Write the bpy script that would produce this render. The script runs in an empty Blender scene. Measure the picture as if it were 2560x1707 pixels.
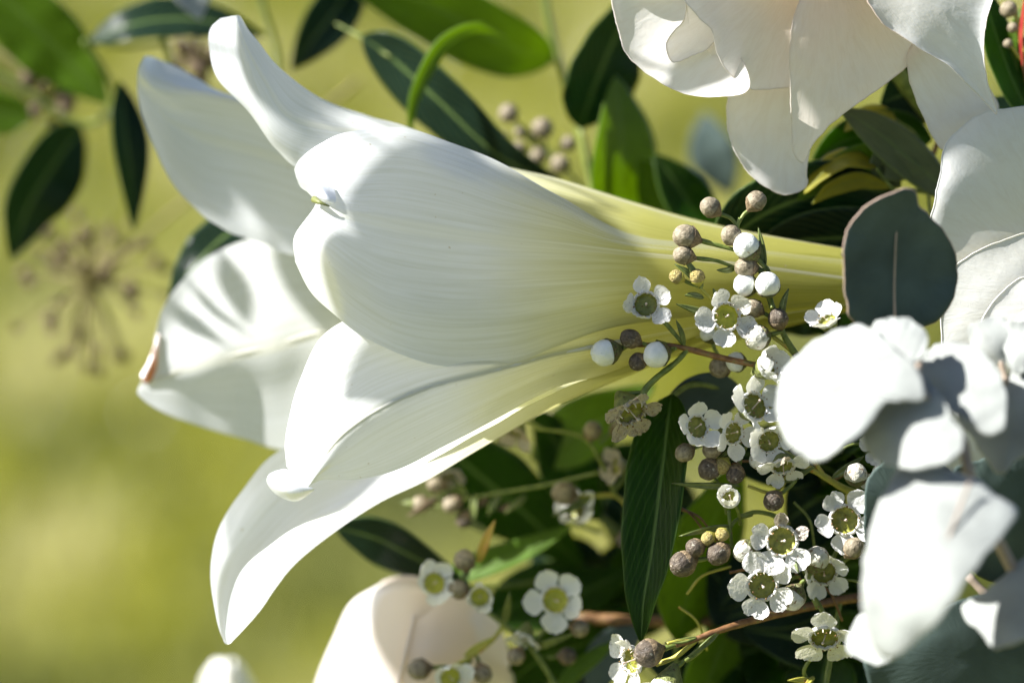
import bpy, math, random
import numpy as np
from mathutils import Vector, Matrix

# ------------------------------------------------------------------ camera, sky, sun, exposure
scene = bpy.context.scene
col = scene.collection
S = 0.245 / 2560.0            # metres per photo pixel at the reference plane
DIST = 0.68                   # camera to reference plane
PITCH = math.radians(22)
CAM = Vector((0.0, 0.0, 1.35))
RIGHT = Vector((1, 0, 0))
FWD = Vector((0, math.cos(PITCH), -math.sin(PITCH)))
UP = RIGHT.cross(FWD)
BASIS = Matrix((RIGHT, UP, -FWD)).transposed()     # columns: right, up, toward the camera

cam_data = bpy.data.cameras.new('camera')
cam_data.sensor_width = 36.0
cam_data.lens = 36.0 * DIST / 0.245
cam_data.clip_start = 0.02
cam_data.clip_end = 500
cam_data.dof.use_dof = True
cam_data.dof.focus_distance = DIST - 240 * S
cam_data.dof.aperture_fstop = 4.2
cam_data.dof.aperture_blades = 9
cam = bpy.data.objects.new('camera', cam_data)
cam.matrix_world = Matrix.Translation(CAM) @ BASIS.to_4x4()
col.objects.link(cam)
scene.camera = cam

SUN_CAM = (-0.74, 0.62, 0.22)          # toward the sun: right, up, toward the camera
TO_SUN = (BASIS @ Vector(SUN_CAM)).normalized()
elev = math.asin(TO_SUN.z)
azim = math.atan2(TO_SUN.x, TO_SUN.y)
world = bpy.data.worlds.new('World')
scene.world = world
world.use_nodes = True
wn = world.node_tree
sky = wn.nodes.new('ShaderNodeTexSky')
sky.sky_type = 'NISHITA'
sky.sun_disc = False
sky.sun_elevation = elev
sky.sun_rotation = azim
bgn = wn.nodes['Background']
bgn.inputs['Strength'].default_value = 0.05
wn.links.new(sky.outputs['Color'], bgn.inputs['Color'])
sun_data = bpy.data.lights.new('sun', 'SUN')
sun_data.energy = 5.0
sun_data.angle = math.radians(0.5)
sun_data.color = (1.0, 0.982, 0.96)
sun = bpy.data.objects.new('sun', sun_data)
sun.rotation_euler = TO_SUN.to_track_quat('Z', 'Y').to_euler()
sun.location = (0, 0, 3)
col.objects.link(sun)
scene.view_settings.view_transform = 'Standard'
scene.view_settings.look = 'None'
scene.view_settings.gamma = 1.0
scene.view_settings.exposure = 1.45
scene.render.engine = 'CYCLES'
scene.cycles.use_denoising = True
scene.cycles.max_bounces = 10
scene.cycles.diffuse_bounces = 6
scene.cycles.transmission_bounces = 8
scene.cycles.sample_clamp_indirect = 8

rng = random.Random(7)
npr = np.random.default_rng(7)

# ------------------------------------------------------------------ helpers
def P(x, y, d=0.0):
    """photo pixel (2560 wide) and depth (in photo pixels, + toward the camera) to a world point"""
    z = DIST - d * S
    return CAM + z * (FWD + RIGHT * ((x - 1280) * S / DIST) - UP * ((y - 853.5) * S / DIST))

def PA(a):
    a = np.asarray(a, float)
    z = (DIST - a[..., 2] * S)[..., None]
    f, r, u, c = (np.array(v) for v in (FWD, RIGHT, UP, CAM))
    k = S / DIST
    return c + z * (f + r * ((a[..., 0] - 1280) * k)[..., None] - u * ((a[..., 1] - 853.5) * k)[..., None])

def crs(p, n, closed=False):
    """Catmull-Rom samples through the points p (k,3)"""
    p = np.asarray(p, float)
    k = len(p)
    if closed:
        q = np.concatenate([p[-1:], p, p[:2]]); t = np.linspace(0, k, n, endpoint=False)
    else:
        q = np.concatenate([2 * p[:1] - p[1:2], p, 2 * p[-1:] - p[-2:-1]]); t = np.linspace(0, k - 1, n)
    i = np.minimum(t.astype(int), k - (1 if closed else 2))
    f = (t - i).reshape((-1,) + (1,) * (p.ndim - 1))
    a, b, c, d = q[i], q[i + 1], q[i + 2], q[i + 3]
    return 0.5 * (2 * b + (c - a) * f + (2 * a - 5 * b + 4 * c - d) * f ** 2 + (3 * b - a - 3 * c + d) * f ** 3)

def thing(name, label, cat, loc, group=None):
    o = bpy.data.objects.new(name, None)
    o.empty_display_size = 0.01
    col.objects.link(o)
    o.location = loc
    o['label'] = label
    o['category'] = cat
    if group:
        o['group'] = group
    return o

def base(o):
    v = Vector((0, 0, 0))
    while o is not None:
        v += o.location
        o = o.parent
    return v

def smooth(me):
    me.polygons.foreach_set('use_smooth', [True] * len(me.polygons))

def mesh_obj(name, verts, faces, mat, parent=None, uv=None, solid=0.0, kind=None, label=None):
    """verts are world coordinates; parents are unrotated empties or meshes"""
    off = np.array(base(parent)) if parent else np.zeros(3)
    me = bpy.data.meshes.new(name)
    me.from_pydata((np.asarray(verts) - off).tolist(), [], faces)
    smooth(me)
    if uv is not None:
        l = me.uv_layers.new(name='UVMap')
        idx = np.empty(len(me.loops), int)
        me.loops.foreach_get('vertex_index', idx)
        l.data.foreach_set('uv', np.asarray(uv)[idx].ravel())
    me.materials.append(mat)
    o = bpy.data.objects.new(name, me)
    col.objects.link(o)
    if parent:
        o.parent = parent
    if solid:
        m = o.modifiers.new('thickness', 'SOLIDIFY')
        m.thickness = solid
        m.offset = 0
    if kind:
        o['kind'] = kind
    if label:
        o['label'] = label
    return o

def grid_faces(m, n, wrap=False):
    f = []
    for i in range(m - 1):
        for j in range(n if wrap else n - 1):
            k = (j + 1) % n
            f.append((i * n + j, i * n + k, (i + 1) * n + k, (i + 1) * n + j))
    return f

def wav(pts, amp, freq, seed):
    """smooth pseudo-noise per point"""
    r = np.random.default_rng(seed)
    out = np.zeros(pts.shape[:-1])
    for _ in range(5):
        k = r.normal(size=2) * freq
        out += np.sin(pts[..., 0] * k[0] + pts[..., 1] * k[1] + r.uniform(0, 6.28))
    return out * amp / 2.2

def sheet_grid(name, rows, mat, parent, M=56, N=36, rough=0.0, seed=1, u0=0.0, **kw):
    """a curved petal from a control grid of (x, y, depth) photo points"""
    g = np.asarray(rows, float)
    a = crs(g, M)
    b = crs(np.swapaxes(a, 0, 1), N)
    b = np.swapaxes(b, 0, 1)
    if rough:
        b[..., 2] += wav(b, rough, 0.012, seed)
        edge = np.ones(N); edge[1:-1] = 0
        b[..., 1] += wav(b, rough * 0.5, 0.03, seed + 1) * edge[None, :]
    uu, vv = np.meshgrid(np.linspace(u0, 1, M), np.linspace(0, 1, N), indexing='ij')
    uv = np.stack([uu, vv], -1).reshape(-1, 2)
    return mesh_obj(name, PA(b).reshape(-1, 3), grid_faces(M, N), mat, parent, uv, **kw)

def sheet(name, outline, mat, parent, d0=0, gx=0.0, gy=0.0, cup=0.0, curl=0.0, ruffle=0.0, seed=1, wob=0.0, n=96, rings=18, centre=None, vo=None, **kw):
    """a leaf or petal from its outline; depth slopes gx, gy, bowl 'cup', rim 'curl' (px)"""
    o = [(p[0], p[1], p[2] if len(p) > 2 else 0) for p in outline]
    c3 = crs(o, n, True)
    if wob:
        c3[:, :2] += np.stack([wav(c3, wob, .06, seed + 70), wav(c3, wob, .06, seed + 71)], -1) + np.stack([wav(c3, wob * .5, .2, seed + 72), wav(c3, wob * .5, .2, seed + 73)], -1)
    c = c3[:, :2].mean(0) if centre is None else np.array(centre, float)
    R = np.sqrt(((c3[:, :2] - c) ** 2).sum(1)).mean()
    t = np.linspace(0, 1, rings)[1:] ** 0.8
    xy = c + t[:, None, None] * (c3[None, :, :2] - c)
    dx = (xy[..., 0] - c[0]); dy = (xy[..., 1] - c[1])
    rr = np.sqrt(dx ** 2 + dy ** 2) / R
    tt = t[:, None]
    d = d0 + gx * dx + gy * dy + cup * rr ** 2 + curl * tt ** 8 + c3[None, :, 2] * tt ** 2
    d = d + wav(xy, ruffle, 2.2 / R, seed) * (0.25 + tt ** 2) + wav(xy, ruffle * .3, 7.0 / R, seed + 50) * (0.15 + tt ** 3)
    v = np.concatenate([np.array([[c[0], c[1], d0]]), np.concatenate([xy, d[..., None]], -1).reshape(-1, 3)])
    f = [(0, 1 + j, 1 + (j + 1) % n) for j in range(n)]
    for i in range(len(t) - 1):
        for j in range(n):
            k = (j + 1) % n
            f.append((1 + i * n + j, 1 + (i + 1) * n + j, 1 + (i + 1) * n + k, 1 + i * n + k))
    b0 = np.array(vo if vo else c, float)
    uv = np.stack([np.hypot(v[:, 0] - b0[0], v[:, 1] - b0[1]) / 300, np.arctan2(v[:, 1] - b0[1], v[:, 0] - b0[0])], -1)
    return mesh_obj(name, PA(v), f, mat, parent, uv, **kw)

def tube(name, pts, r, mat, parent, n=None, sides=9, **kw):
    """stem through (x, y, d) points; r: radius px or (start, end)"""
    pts = np.asarray(pts, float)
    n = n or max(6, 6 * len(pts))
    a = crs(pts, n)
    r0, r1 = r if isinstance(r, (tuple, list)) else (r, r)
    rr = np.linspace(r0, r1, n) * (1 + wav(a, 0.08, 0.05, 3))
    w = PA(a)
    t = np.gradient(w, axis=0)
    t /= np.linalg.norm(t, axis=1)[:, None]
    ref = np.array(FWD) + 0.01
    s = np.cross(t, ref); s /= np.linalg.norm(s, axis=1)[:, None]
    b = np.cross(t, s)
    an = np.linspace(0, 2 * math.pi, sides, endpoint=False)
    ring = (np.cos(an)[None, :, None] * s[:, None] + np.sin(an)[None, :, None] * b[:, None]) * (rr * S)[:, None, None]
    v = (w[:, None] + ring).reshape(-1, 3)
    f = grid_faces(n, sides, True)
    f.append(tuple(range(sides))[::-1]); f.append(tuple(range((n - 1) * sides, n * sides)))
    uv = np.stack([np.repeat(np.linspace(0, 1, n), sides), np.tile(np.linspace(0, 1, sides), n)], -1)
    return mesh_obj(name, v, f, mat, parent, uv, **kw)

def leaf(name, mid, hw, mat, parent, roll=0.0, fold=0.15, bow=0.0, n=30, m=11, shape=0.85, asym=0.0, wave=0.0, seed=1, solid=0.00025, V=(.02, .03, 1.0), **kw):
    """lanceolate leaf along a midrib of (x, y, d); roll in degrees about the midrib"""
    a = crs(mid, n)
    q = a * np.array([1, -1, 1])
    T = np.gradient(q, axis=0); T /= np.linalg.norm(T, axis=1)[:, None]
    V = np.array(V, float)
    side = np.cross(T, V); side /= np.linalg.norm(side, axis=1)[:, None]
    nor = np.cross(side, T)
    r = np.radians(np.linspace(roll[0], roll[1], n)) if isinstance(roll, (tuple, list)) else np.full(n, math.radians(roll))
    s2 = side * np.cos(r)[:, None] + nor * np.sin(r)[:, None]
    n2 = np.cross(s2, T)
    t = np.linspace(0, 1, n)
    w = hw / np.maximum(np.cos(r), .6) * np.sin(np.pi * t ** shape) ** 0.85
    w[0] = max(w[0], hw * .04); w[-1] = hw * .01
    v = np.linspace(-1, 1, m)
    av = np.abs(v)
    lift = (av ** 1.15)[None, :] * fold + (v ** 2)[None, :] * bow
    lift = lift + (wav(np.stack(np.meshgrid(t * 10, v, indexing='ij'), -1), wave, 0.9, seed)) * av[None, :] if wave else lift
    g = q[:, None] + (v[None, :, None] * w[:, None, None] * s2[:, None]) + (lift * w[:, None])[..., None] * n2[:, None]
    g = g * np.array([1, -1, 1])
    uu, vv = np.meshgrid(t, v * .5 + .5, indexing='ij')
    return mesh_obj(name, PA(g).reshape(-1, 3), grid_faces(n, m), mat, parent, np.stack([uu, vv], -1).reshape(-1, 2), solid=solid, **kw)

def frame(dirv, spin=0.0):
    """rotation whose +Z points along dirv given in camera axes (right, up, toward)"""
    z = (BASIS @ Vector(dirv)).normalized()
    return z.to_track_quat('Z', 'Y').to_matrix().to_4x4() @ Matrix.Rotation(spin, 4, 'Z')

# ------------------------------------------------------------------ materials
def new_mat(name):
    m = bpy.data.materials.new(name)
    m.use_nodes = True
    m.node_tree.nodes.clear()
    return m, m.node_tree

def N(nt, t, **kw):
    n = nt.nodes.new(t)
    for k, v in kw.items():
        if k.startswith('_'):
            setattr(n, k[1:], v)
        else:
            n.inputs[k.replace('__', ' ')].default_value = v
    return n

def c4(c):
    return (c[0], c[1], c[2], 1)

def ramp(nt, fac, stops):
    r = nt.nodes.new('ShaderNodeValToRGB')
    e = r.color_ramp.elements
    while len(e) < len(stops):
        e.new(0.5)
    for i, (p, c) in enumerate(stops):
        e[i].position = p
        e[i].color = c4(c) if len(c) == 3 else c
    nt.links.new(fac, r.inputs['Fac'])
    return r

def mixc(nt, fac, a, b, mode='MIX'):
    m = nt.nodes.new('ShaderNodeMix')
    m.data_type = 'RGBA'
    m.blend_type = mode
    for s, v in ((m.inputs[0], fac), (m.inputs[6], a), (m.inputs[7], b)):
        if hasattr(v, 'is_linked'):
            nt.links.new(v, s)
        else:
            s.default_value = v if not isinstance(v, tuple) else c4(v)
    return m.outputs[2]

def noise(nt, coord, scale, detail=3, rough=.5, vec_scale=None, dist=0.0):
    n = N(nt, 'ShaderNodeTexNoise', Scale=scale, Detail=detail, Roughness=rough, Distortion=dist)
    if vec_scale:
        mp = N(nt, 'ShaderNodeMapping'); mp.inputs['Scale'].default_value = vec_scale
        nt.links.new(coord, mp.inputs['Vector']); coord = mp.outputs['Vector']
    nt.links.new(coord, n.inputs['Vector'])
    return n.outputs['Fac']

def thin_shader(nt, colr, trans, tmix, rough=.45, gloss=.25, bump=None, bstr=.2, bdist=.0003):
    """thin living tissue: diffuse front, translucent back, soft sheen"""
    L = nt.links
    d = N(nt, 'ShaderNodeBsdfDiffuse'); t = N(nt, 'ShaderNodeBsdfTranslucent'); g = N(nt, 'ShaderNodeBsdfGlossy', Roughness=rough)
    g.inputs['Color'].default_value = (1, 1, 1, 1)
    for s, v in ((d.inputs['Color'], colr), (t.inputs['Color'], trans)):
        if hasattr(v, 'is_linked'): L.new(v, s)
        else: s.default_value = c4(v)
    m1 = N(nt, 'ShaderNodeMixShader', Fac=tmix)
    if hasattr(tmix, 'is_linked'): L.new(tmix, m1.inputs[0])
    L.new(d.outputs[0], m1.inputs[1]); L.new(t.outputs[0], m1.inputs[2])
    lw = N(nt, 'ShaderNodeFresnel', IOR=1.4)
    mm = N(nt, 'ShaderNodeMath', _operation='MULTIPLY'); mm.inputs[1].default_value = gloss * 4
    mm.use_clamp = True
    L.new(lw.outputs[0], mm.inputs[0])
    m2 = N(nt, 'ShaderNodeMixShader')
    L.new(mm.outputs[0], m2.inputs[0]); L.new(m1.outputs[0], m2.inputs[1]); L.new(g.outputs[0], m2.inputs[2])
    if bump is not None:
        b = N(nt, 'ShaderNodeBump', Strength=bstr, Distance=bdist)
        L.new(bump, b.inputs['Height'])
        for n in (d, t, g, lw):
            L.new(b.outputs[0], n.inputs['Normal'])
    o = N(nt, 'ShaderNodeOutputMaterial')
    L.new(m2.outputs[0], o.inputs['Surface'])

def coords(nt):
    return N(nt, 'ShaderNodeTexCoord')

def ucoords(nt, unit):
    tc = coords(nt)
    if not unit:
        return tc.outputs['Object']
    oi = N(nt, 'ShaderNodeObjectInfo')
    mu = N(nt, 'ShaderNodeMath', _operation='MULTIPLY'); mu.inputs[1].default_value = 37.0
    nt.links.new(oi.outputs['Random'], mu.inputs[0])
    ad = N(nt, 'ShaderNodeVectorMath', _operation='ADD')
    nt.links.new(tc.outputs['Object'], ad.inputs[0]); nt.links.new(mu.outputs[0], ad.inputs[1])
    return ad.outputs[0]

def mat_lily():
    m, nt = new_mat('lily petal'); L = nt.links
    tc = coords(nt)
    sep = N(nt, 'ShaderNodeSeparateXYZ'); L.new(tc.outputs['UV'], sep.inputs[0])
    tint = ramp(nt, sep.outputs[0], [(0.0, (.36, .355, .07)), (.16, (.50, .49, .15)), (.30, (.75, .74, .53)), (.42, (.79, .80, .79)), (1, (.79, .81, .85))])
    ttint = ramp(nt, sep.outputs[0], [(0.0, (.46, .43, .04)), (.18, (.62, .58, .12)), (.32, (.82, .79, .52)), (.44, (.84, .85, .84)), (1, (.83, .85, .91))])
    vein = noise(nt, tc.outputs['UV'], 1.0, 4, .6, (4.0, 52, 1), .7)
    vr = ramp(nt, vein, [(.34, (.88, .88, .83)), (.6, (1, 1, 1))])
    c = mixc(nt, .8, tint.outputs[0], vr.outputs[0], 'MULTIPLY')
    # midrib groove: greenish line down the middle
    mid = N(nt, 'ShaderNodeMath', _operation='SUBTRACT'); L.new(sep.outputs[1], mid.inputs[0]); mid.inputs[1].default_value = .5
    ab = N(nt, 'ShaderNodeMath', _operation='ABSOLUTE'); L.new(mid.outputs[0], ab.inputs[0])
    rib = ramp(nt, ab.outputs[0], [(0, (.62, .62, .62)), (.016, (.75, .75, .75)), (.035, (0, 0, 0))])
    c = mixc(nt, rib.outputs[0], c, (.80, .79, .66))
    # olive streaks running out of the throat
    st = noise(nt, tc.outputs['UV'], 1.0, 2, .5, (1.4, 34, 1))
    s1 = ramp(nt, st, [(.44, (0, 0, 0)), (.60, (1, 1, 1))])
    s2 = ramp(nt, sep.outputs[0], [(.05, (.6, .6, .6)), (.28, (.25, .25, .25)), (.46, (0, 0, 0))])
    sk = mixc(nt, 1.0, s1.outputs[0], s2.outputs[0], 'MULTIPLY')
    c = mixc(nt, sk, c, (.46, .44, .12))
    spk = noise(nt, tc.outputs['Object'], 620, 1)
    sr = ramp(nt, spk, [(.775, (0, 0, 0)), (.80, (1, 1, 1))])
    c = mixc(nt, sr.outputs[0], c, (.45, .38, .25))
    tr = mixc(nt, .9, ttint.outputs[0], vr.outputs[0], 'MULTIPLY')
    tr = mixc(nt, sk, tr, (.52, .48, .10))
    fine = noise(nt, tc.outputs['Object'], 1800, 2)
    hb = mixc(nt, .25, vein, fine)
    bw = N(nt, 'ShaderNodeRGBToBW'); L.new(hb, bw.inputs[0])
    thin_shader(nt, c, tr, .44, .42, .10, bw.outputs[0], .16, .0005)
    return m

def mat_petal(name, base_c, trans_c, tmix=.42, speck=None, stain=None, gloss=.07, bscale=420, bstr=.3, unit=False):
    m, nt = new_mat(name); L = nt.links
    ob = ucoords(nt, unit)
    big = noise(nt, ob, 1.5 if unit else 60, 3)
    br = ramp(nt, big, [(.3, tuple(x * .94 for x in base_c)), (.7, base_c)])
    c = br.outputs[0]
    if speck:
        s = noise(nt, ob, speck[1], 2, .6)
        r = ramp(nt, s, [(speck[0], (0, 0, 0)), (speck[0] + .04, (1, 1, 1))])
        c = mixc(nt, r.outputs[0], c, speck[2])
    if stain:
        s = noise(nt, ob, stain[1], 5, .7)
        r = ramp(nt, s, [(stain[0], (0, 0, 0)), (stain[0] + .12, (.8, .8, .8))])
        c = mixc(nt, r.outputs[0], c, stain[2])
    wr = noise(nt, ob, bscale, 4, .55)
    thin_shader(nt, c, trans_c, tmix, .5, gloss, wr, bstr, .05 if unit else .0004)
    return m

def mat_rose(name, inner, outer, tin, tout, r0, r1, tmix=.42, stain=None):
    m, nt = new_mat(name); L = nt.links
    tc = coords(nt)
    ln = N(nt, 'ShaderNodeVectorMath', _operation='LENGTH'); L.new(tc.outputs['Object'], ln.inputs[0])
    mr = N(nt, 'ShaderNodeMapRange'); L.new(ln.outputs['Value'], mr.inputs['Value'])
    mr.inputs['From Min'].default_value = r0; mr.inputs['From Max'].default_value = r1
    nz = noise(nt, tc.outputs['Object'], 70, 4)
    ad = N(nt, 'ShaderNodeMath', _operation='MULTIPLY_ADD'); L.new(nz, ad.inputs[0]); ad.inputs[1].default_value = .5; ad.inputs[2].default_value = -.25
    sm = N(nt, 'ShaderNodeMath', _operation='ADD'); L.new(ad.outputs[0], sm.inputs[0]); L.new(mr.outputs[0], sm.inputs[1])
    c = ramp(nt, sm.outputs[0], [(0, inner), (1, outer)]).outputs[0]
    t = ramp(nt, sm.outputs[0], [(0, tin), (1, tout)]).outputs[0]
    v = noise(nt, tc.outputs['UV'], 1, 5, .6, (4, 20, 1), 1.2)
    vr = ramp(nt, v, [(.28, (.94, .92, .89)), (.6, (1, 1, 1))])
    c = mixc(nt, .8, c, vr.outputs[0], 'MULTIPLY'); t = mixc(nt, 1.0, t, vr.outputs[0], 'MULTIPLY')
    if stain:
        s_ = noise(nt, tc.outputs['Object'], stain[1], 5, .7)
        r = ramp(nt, s_, [(stain[0], (0, 0, 0)), (stain[0] + .12, (.8, .8, .8))])
        c = mixc(nt, r.outputs[0], c, stain[2])
    wr = noise(nt, tc.outputs['Object'], 330, 4, .6)
    hb = mixc(nt, .5, v, wr); bw = N(nt, 'ShaderNodeRGBToBW'); L.new(hb, bw.inputs[0])
    thin_shader(nt, c, t, tmix, .5, .06, bw.outputs[0], .38, .0006)
    return m

def mat_leaf(name, top, trans, tmix=.4, rough=.32, gloss=.16, rib=(.16, .24, .07), vein=.5):
    m, nt = new_mat(name); L = nt.links
    tc = coords(nt)
    sep = N(nt, 'ShaderNodeSeparateXYZ'); L.new(tc.outputs['UV'], sep.inputs[0])
    v = noise(nt, tc.outputs['UV'], 1, 3, .5, (9, 26, 1))
    blot = noise(nt, tc.outputs['Object'], 90, 3)
    c = ramp(nt, blot, [(.3, tuple(x * .75 for x in top)), (.7, tuple(min(1, x * 1.2) for x in top))]).outputs[0]
    vr = ramp(nt, v, [(.3, (1 - vein * .5,) * 3), (.6, (1, 1, 1))])
    c = mixc(nt, 1.0, c, vr.outputs[0], 'MULTIPLY')
    mid = N(nt, 'ShaderNodeMath', _operation='SUBTRACT'); L.new(sep.outputs[1], mid.inputs[0]); mid.inputs[1].default_value = .5
    ab = N(nt, 'ShaderNodeMath', _operation='ABSOLUTE'); L.new(mid.outputs[0], ab.inputs[0])
    rb = ramp(nt, ab.outputs[0], [(0, (.8, .8, .8)), (.02, (.6, .6, .6)), (.04, (0, 0, 0)), (.475, (0, 0, 0)), (.5, (.7, .7, .7))])
    if rib is not None:
        k1 = N(nt, 'ShaderNodeMath', _operation='MULTIPLY'); L.new(ab.outputs[0], k1.inputs[0]); k1.inputs[1].default_value = -9.0
        k2 = N(nt, 'ShaderNodeMath', _operation='MULTIPLY_ADD'); L.new(sep.outputs[0], k2.inputs[0]); k2.inputs[1].default_value = 13.0; L.new(k1.outputs[0], k2.inputs[2])
        k3 = N(nt, 'ShaderNodeMath', _operation='MULTIPLY_ADD'); L.new(blot, k3.inputs[0]); k3.inputs[1].default_value = .9; L.new(k2.outputs[0], k3.inputs[2])
        k4 = N(nt, 'ShaderNodeMath', _operation='PINGPONG'); L.new(k3.outputs[0], k4.inputs[0]); k4.inputs[1].default_value = .5
        sv_ = ramp(nt, k4.outputs[0], [(0, (.32, .32, .32)), (.05, (.2, .2, .2)), (.13, (0, 0, 0))])
        c = mixc(nt, sv_.outputs[0], c, rib)
        c = mixc(nt, rb.outputs[0], c, rib)
    t = mixc(nt, 1.0, vr.outputs[0], trans, 'MULTIPLY')
    thin_shader(nt, c, t, tmix, rough, gloss, v, .3, .0006)
    return m

def mat_solid(name, c1, c2, scale=300, rough=.6, spec=.3, stretch=None, streak=None, bump=.3, unit=False):
    m, nt = new_mat(name); L = nt.links
    ob = ucoords(nt, unit)
    f = noise(nt, ob, scale, 4, .6, stretch)
    r = ramp(nt, f, [(.35, c1), (.65, c2)])
    c = r.outputs[0]
    if streak:
        s = noise(nt, ob, streak[1], 3, .6, streak[3] if len(streak) > 3 else None)
        sr = ramp(nt, s, [(streak[0], (0, 0, 0)), (streak[0] + .08, (1, 1, 1))])
        c = mixc(nt, sr.outputs[0], c, streak[2])
    p = N(nt, 'ShaderNodeBsdfPrincipled', Roughness=rough)
    p.inputs['Specular IOR Level'].default_value = spec
    L.new(c, p.inputs['Base Color'])
    b = N(nt, 'ShaderNodeBump', Strength=bump, Distance=.06 if unit else .0003)
    L.new(f, b.inputs['Height']); L.new(b.outputs[0], p.inputs['Normal'])
    o = N(nt, 'ShaderNodeOutputMaterial'); L.new(p.outputs[0], o.inputs['Surface'])
    return m

M = {}
M['lily'] = mat_lily()
M['lily_burn'] = mat_petal('browned petal margin', (.17, .07, .018), (.26, .09, .012), .3, stain=(.5, 300, (.07, .03, .012)), bscale=900)
M['rose_blush'] = mat_rose('blush rose petal', (.86, .68, .57), (.86, .84, .81), (.96, .74, .56), (.92, .86, .77), .010, .040, .42, stain=(.68, 110, (.70, .57, .42)))
M['rose_white'] = mat_rose('white rose petal', (.80, .79, .72), (.82, .83, .83), (.88, .84, .70), (.88, .87, .84), .01, .045, .36, stain=(.67, 130, (.50, .42, .27)))
M['rose_cream'] = mat_petal('cream rose petal', (.87, .80, .74), (.92, .78, .62), .36, bscale=200, bstr=.25)
M['wax'] = mat_petal('waxflower petal', (.80, .79, .75), (.80, .78, .66), .30, speck=(.66, 11, (.20, .12, .07)), stain=(.66, 2.6, (.52, .44, .38)), bscale=9, bstr=.3, unit=True)
M['wax_clean'] = mat_petal('fresh waxflower petal', (.85, .85, .82), (.86, .84, .72), .32, speck=(.75, 11, (.35, .25, .15)), bscale=8, bstr=.2, unit=True)
M['wax_old'] = mat_petal('faded waxflower petal', (.66, .58, .46), (.6, .5, .34), .3, speck=(.58, 7, (.14, .07, .04)), stain=(.55, 3, (.36, .24, .15)), bscale=7, bstr=.6, unit=True)
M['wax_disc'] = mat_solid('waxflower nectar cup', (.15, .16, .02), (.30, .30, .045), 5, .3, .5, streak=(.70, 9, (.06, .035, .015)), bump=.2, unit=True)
M['wax_disc_lit'] = mat_solid('sunlit yellow waxflower nectar cup', (.42, .43, .03), (.62, .58, .06), 5, .35, .5, streak=(.68, 7, (.2, .17, .02)), bump=.2, unit=True)  # lit copy of the nectar cup: sunlight put into its colour
M['wax_cup'] = mat_solid('waxflower green cup', (.10, .12, .03), (.22, .24, .07), 5, .5, .4, streak=(.60, 7, (.09, .05, .03)), unit=True)
M['stamen'] = mat_solid('stamen', (.66, .58, .44), (.80, .74, .62), 9, .6, unit=True)
M['anther'] = mat_solid('anther', (.12, .05, .025), (.42, .26, .10), 9, .7, unit=True)
M['style'] = mat_solid('style', (.66, .46, .38), (.78, .70, .58), 5, .5, unit=True)
M['bud_white'] = mat_solid('white bud', (.72, .74, .68), (.84, .84, .80), 1.6, .4, .5, streak=(.66, 3.2, (.34, .26, .17), (1, 1, .5)), bump=.15, unit=True)
M['bud_pale'] = mat_solid('pale streaked bud', (.48, .47, .38), (.68, .66, .58), 1.8, .45, .45, streak=(.56, 2.6, (.22, .15, .09), (1, 1, .35)), bump=.25, unit=True)
M['bud_tan'] = mat_solid('tan bud', (.15, .12, .075), (.33, .28, .19), 2.0, .55, .4, streak=(.60, 3.5, (.13, .085, .05), (1, 1, .4)), bump=.22, unit=True)
M['bud_dark'] = mat_solid('dark brown bud', (.05, .036, .025), (.15, .115, .08), 3.5, .55, .4, (1, 1, .35), streak=(.60, 2.5, (.36, .33, .26)), bump=.3, unit=True)
M['bud_yellow'] = mat_solid('small yellow bud', (.40, .31, .09), (.58, .48, .20), 3, .6, .3, streak=(.62, 5, (.22, .12, .05)), bump=.6, unit=True)
M['calyx'] = mat_solid('calyx', (.10, .13, .03), (.26, .25, .09), 3, .5, .4, streak=(.52, 4, (.15, .09, .05)), bump=.6, unit=True)
M['calyx_tan'] = mat_solid('brown calyx', (.13, .09, .05), (.30, .22, .13), 4, .6, .3, (1, 1, .4), bump=.35, unit=True)
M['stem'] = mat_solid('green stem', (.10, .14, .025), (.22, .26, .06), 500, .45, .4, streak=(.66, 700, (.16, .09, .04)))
M['stem_lit'] = mat_solid('sunlit yellow green stem', (.34, .34, .05), (.48, .42, .08), 500, .45, .4, streak=(.62, 500, (.42, .2, .05)))  # lit copy of the green stem, sun brightness painted into its colour
M['stem_brown'] = mat_solid('brown twig', (.13, .06, .025), (.28, .15, .06), 500, .45, .4, streak=(.6, 500, (.16, .15, .05)))
M['rose_rim'] = mat_petal('rose petal rim', (.84, .82, .77), (.88, .82, .72), .35, bscale=500, bstr=.2)
M['euc_margin'] = mat_solid('eucalyptus leaf margin', (.36, .26, .20), (.50, .38, .30), 300, .6, .3)
M['lily_rib'] = mat_petal('lily midrib', (.80, .79, .70), (.84, .82, .66), .3, bscale=900, bstr=.1)
M['euc_twig'] = mat_solid('eucalyptus twig', (.30, .24, .18), (.42, .32, .25), 300, .5, .3)
M['needle'] = mat_solid('needle leaf', (.07, .10, .02), (.17, .20, .05), 500, .4, .5)
M['red_tip'] = mat_solid('reddish needle leaf', (.46, .42, .05), (.5, .16, .06), 60, .4, .5)
M['leaf'] = mat_leaf('glossy green leaf', (.013, .034, .005), (.22, .42, .008), .48, .22, .05)
M['leaf_blue'] = mat_leaf('blue green leaf', (.009, .022, .016), (.09, .22, .010), .3, .22, .06)
M['leaf_light'] = mat_leaf('thin backlit green leaf', (.10, .19, .014), (.44, .60, .02), .52, .4, .08)  # sun glow through the leaf put into a brighter base colour
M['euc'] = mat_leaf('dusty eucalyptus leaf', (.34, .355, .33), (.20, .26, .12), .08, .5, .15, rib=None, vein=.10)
M['euc_dark'] = mat_leaf('shade-toned eucalyptus leaf', (.075, .105, .095), (.10, .16, .06), .10, .5, .06, rib=None, vein=.15)  # eucalyptus leaf in shade: the darkening is put into its base colour
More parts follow.
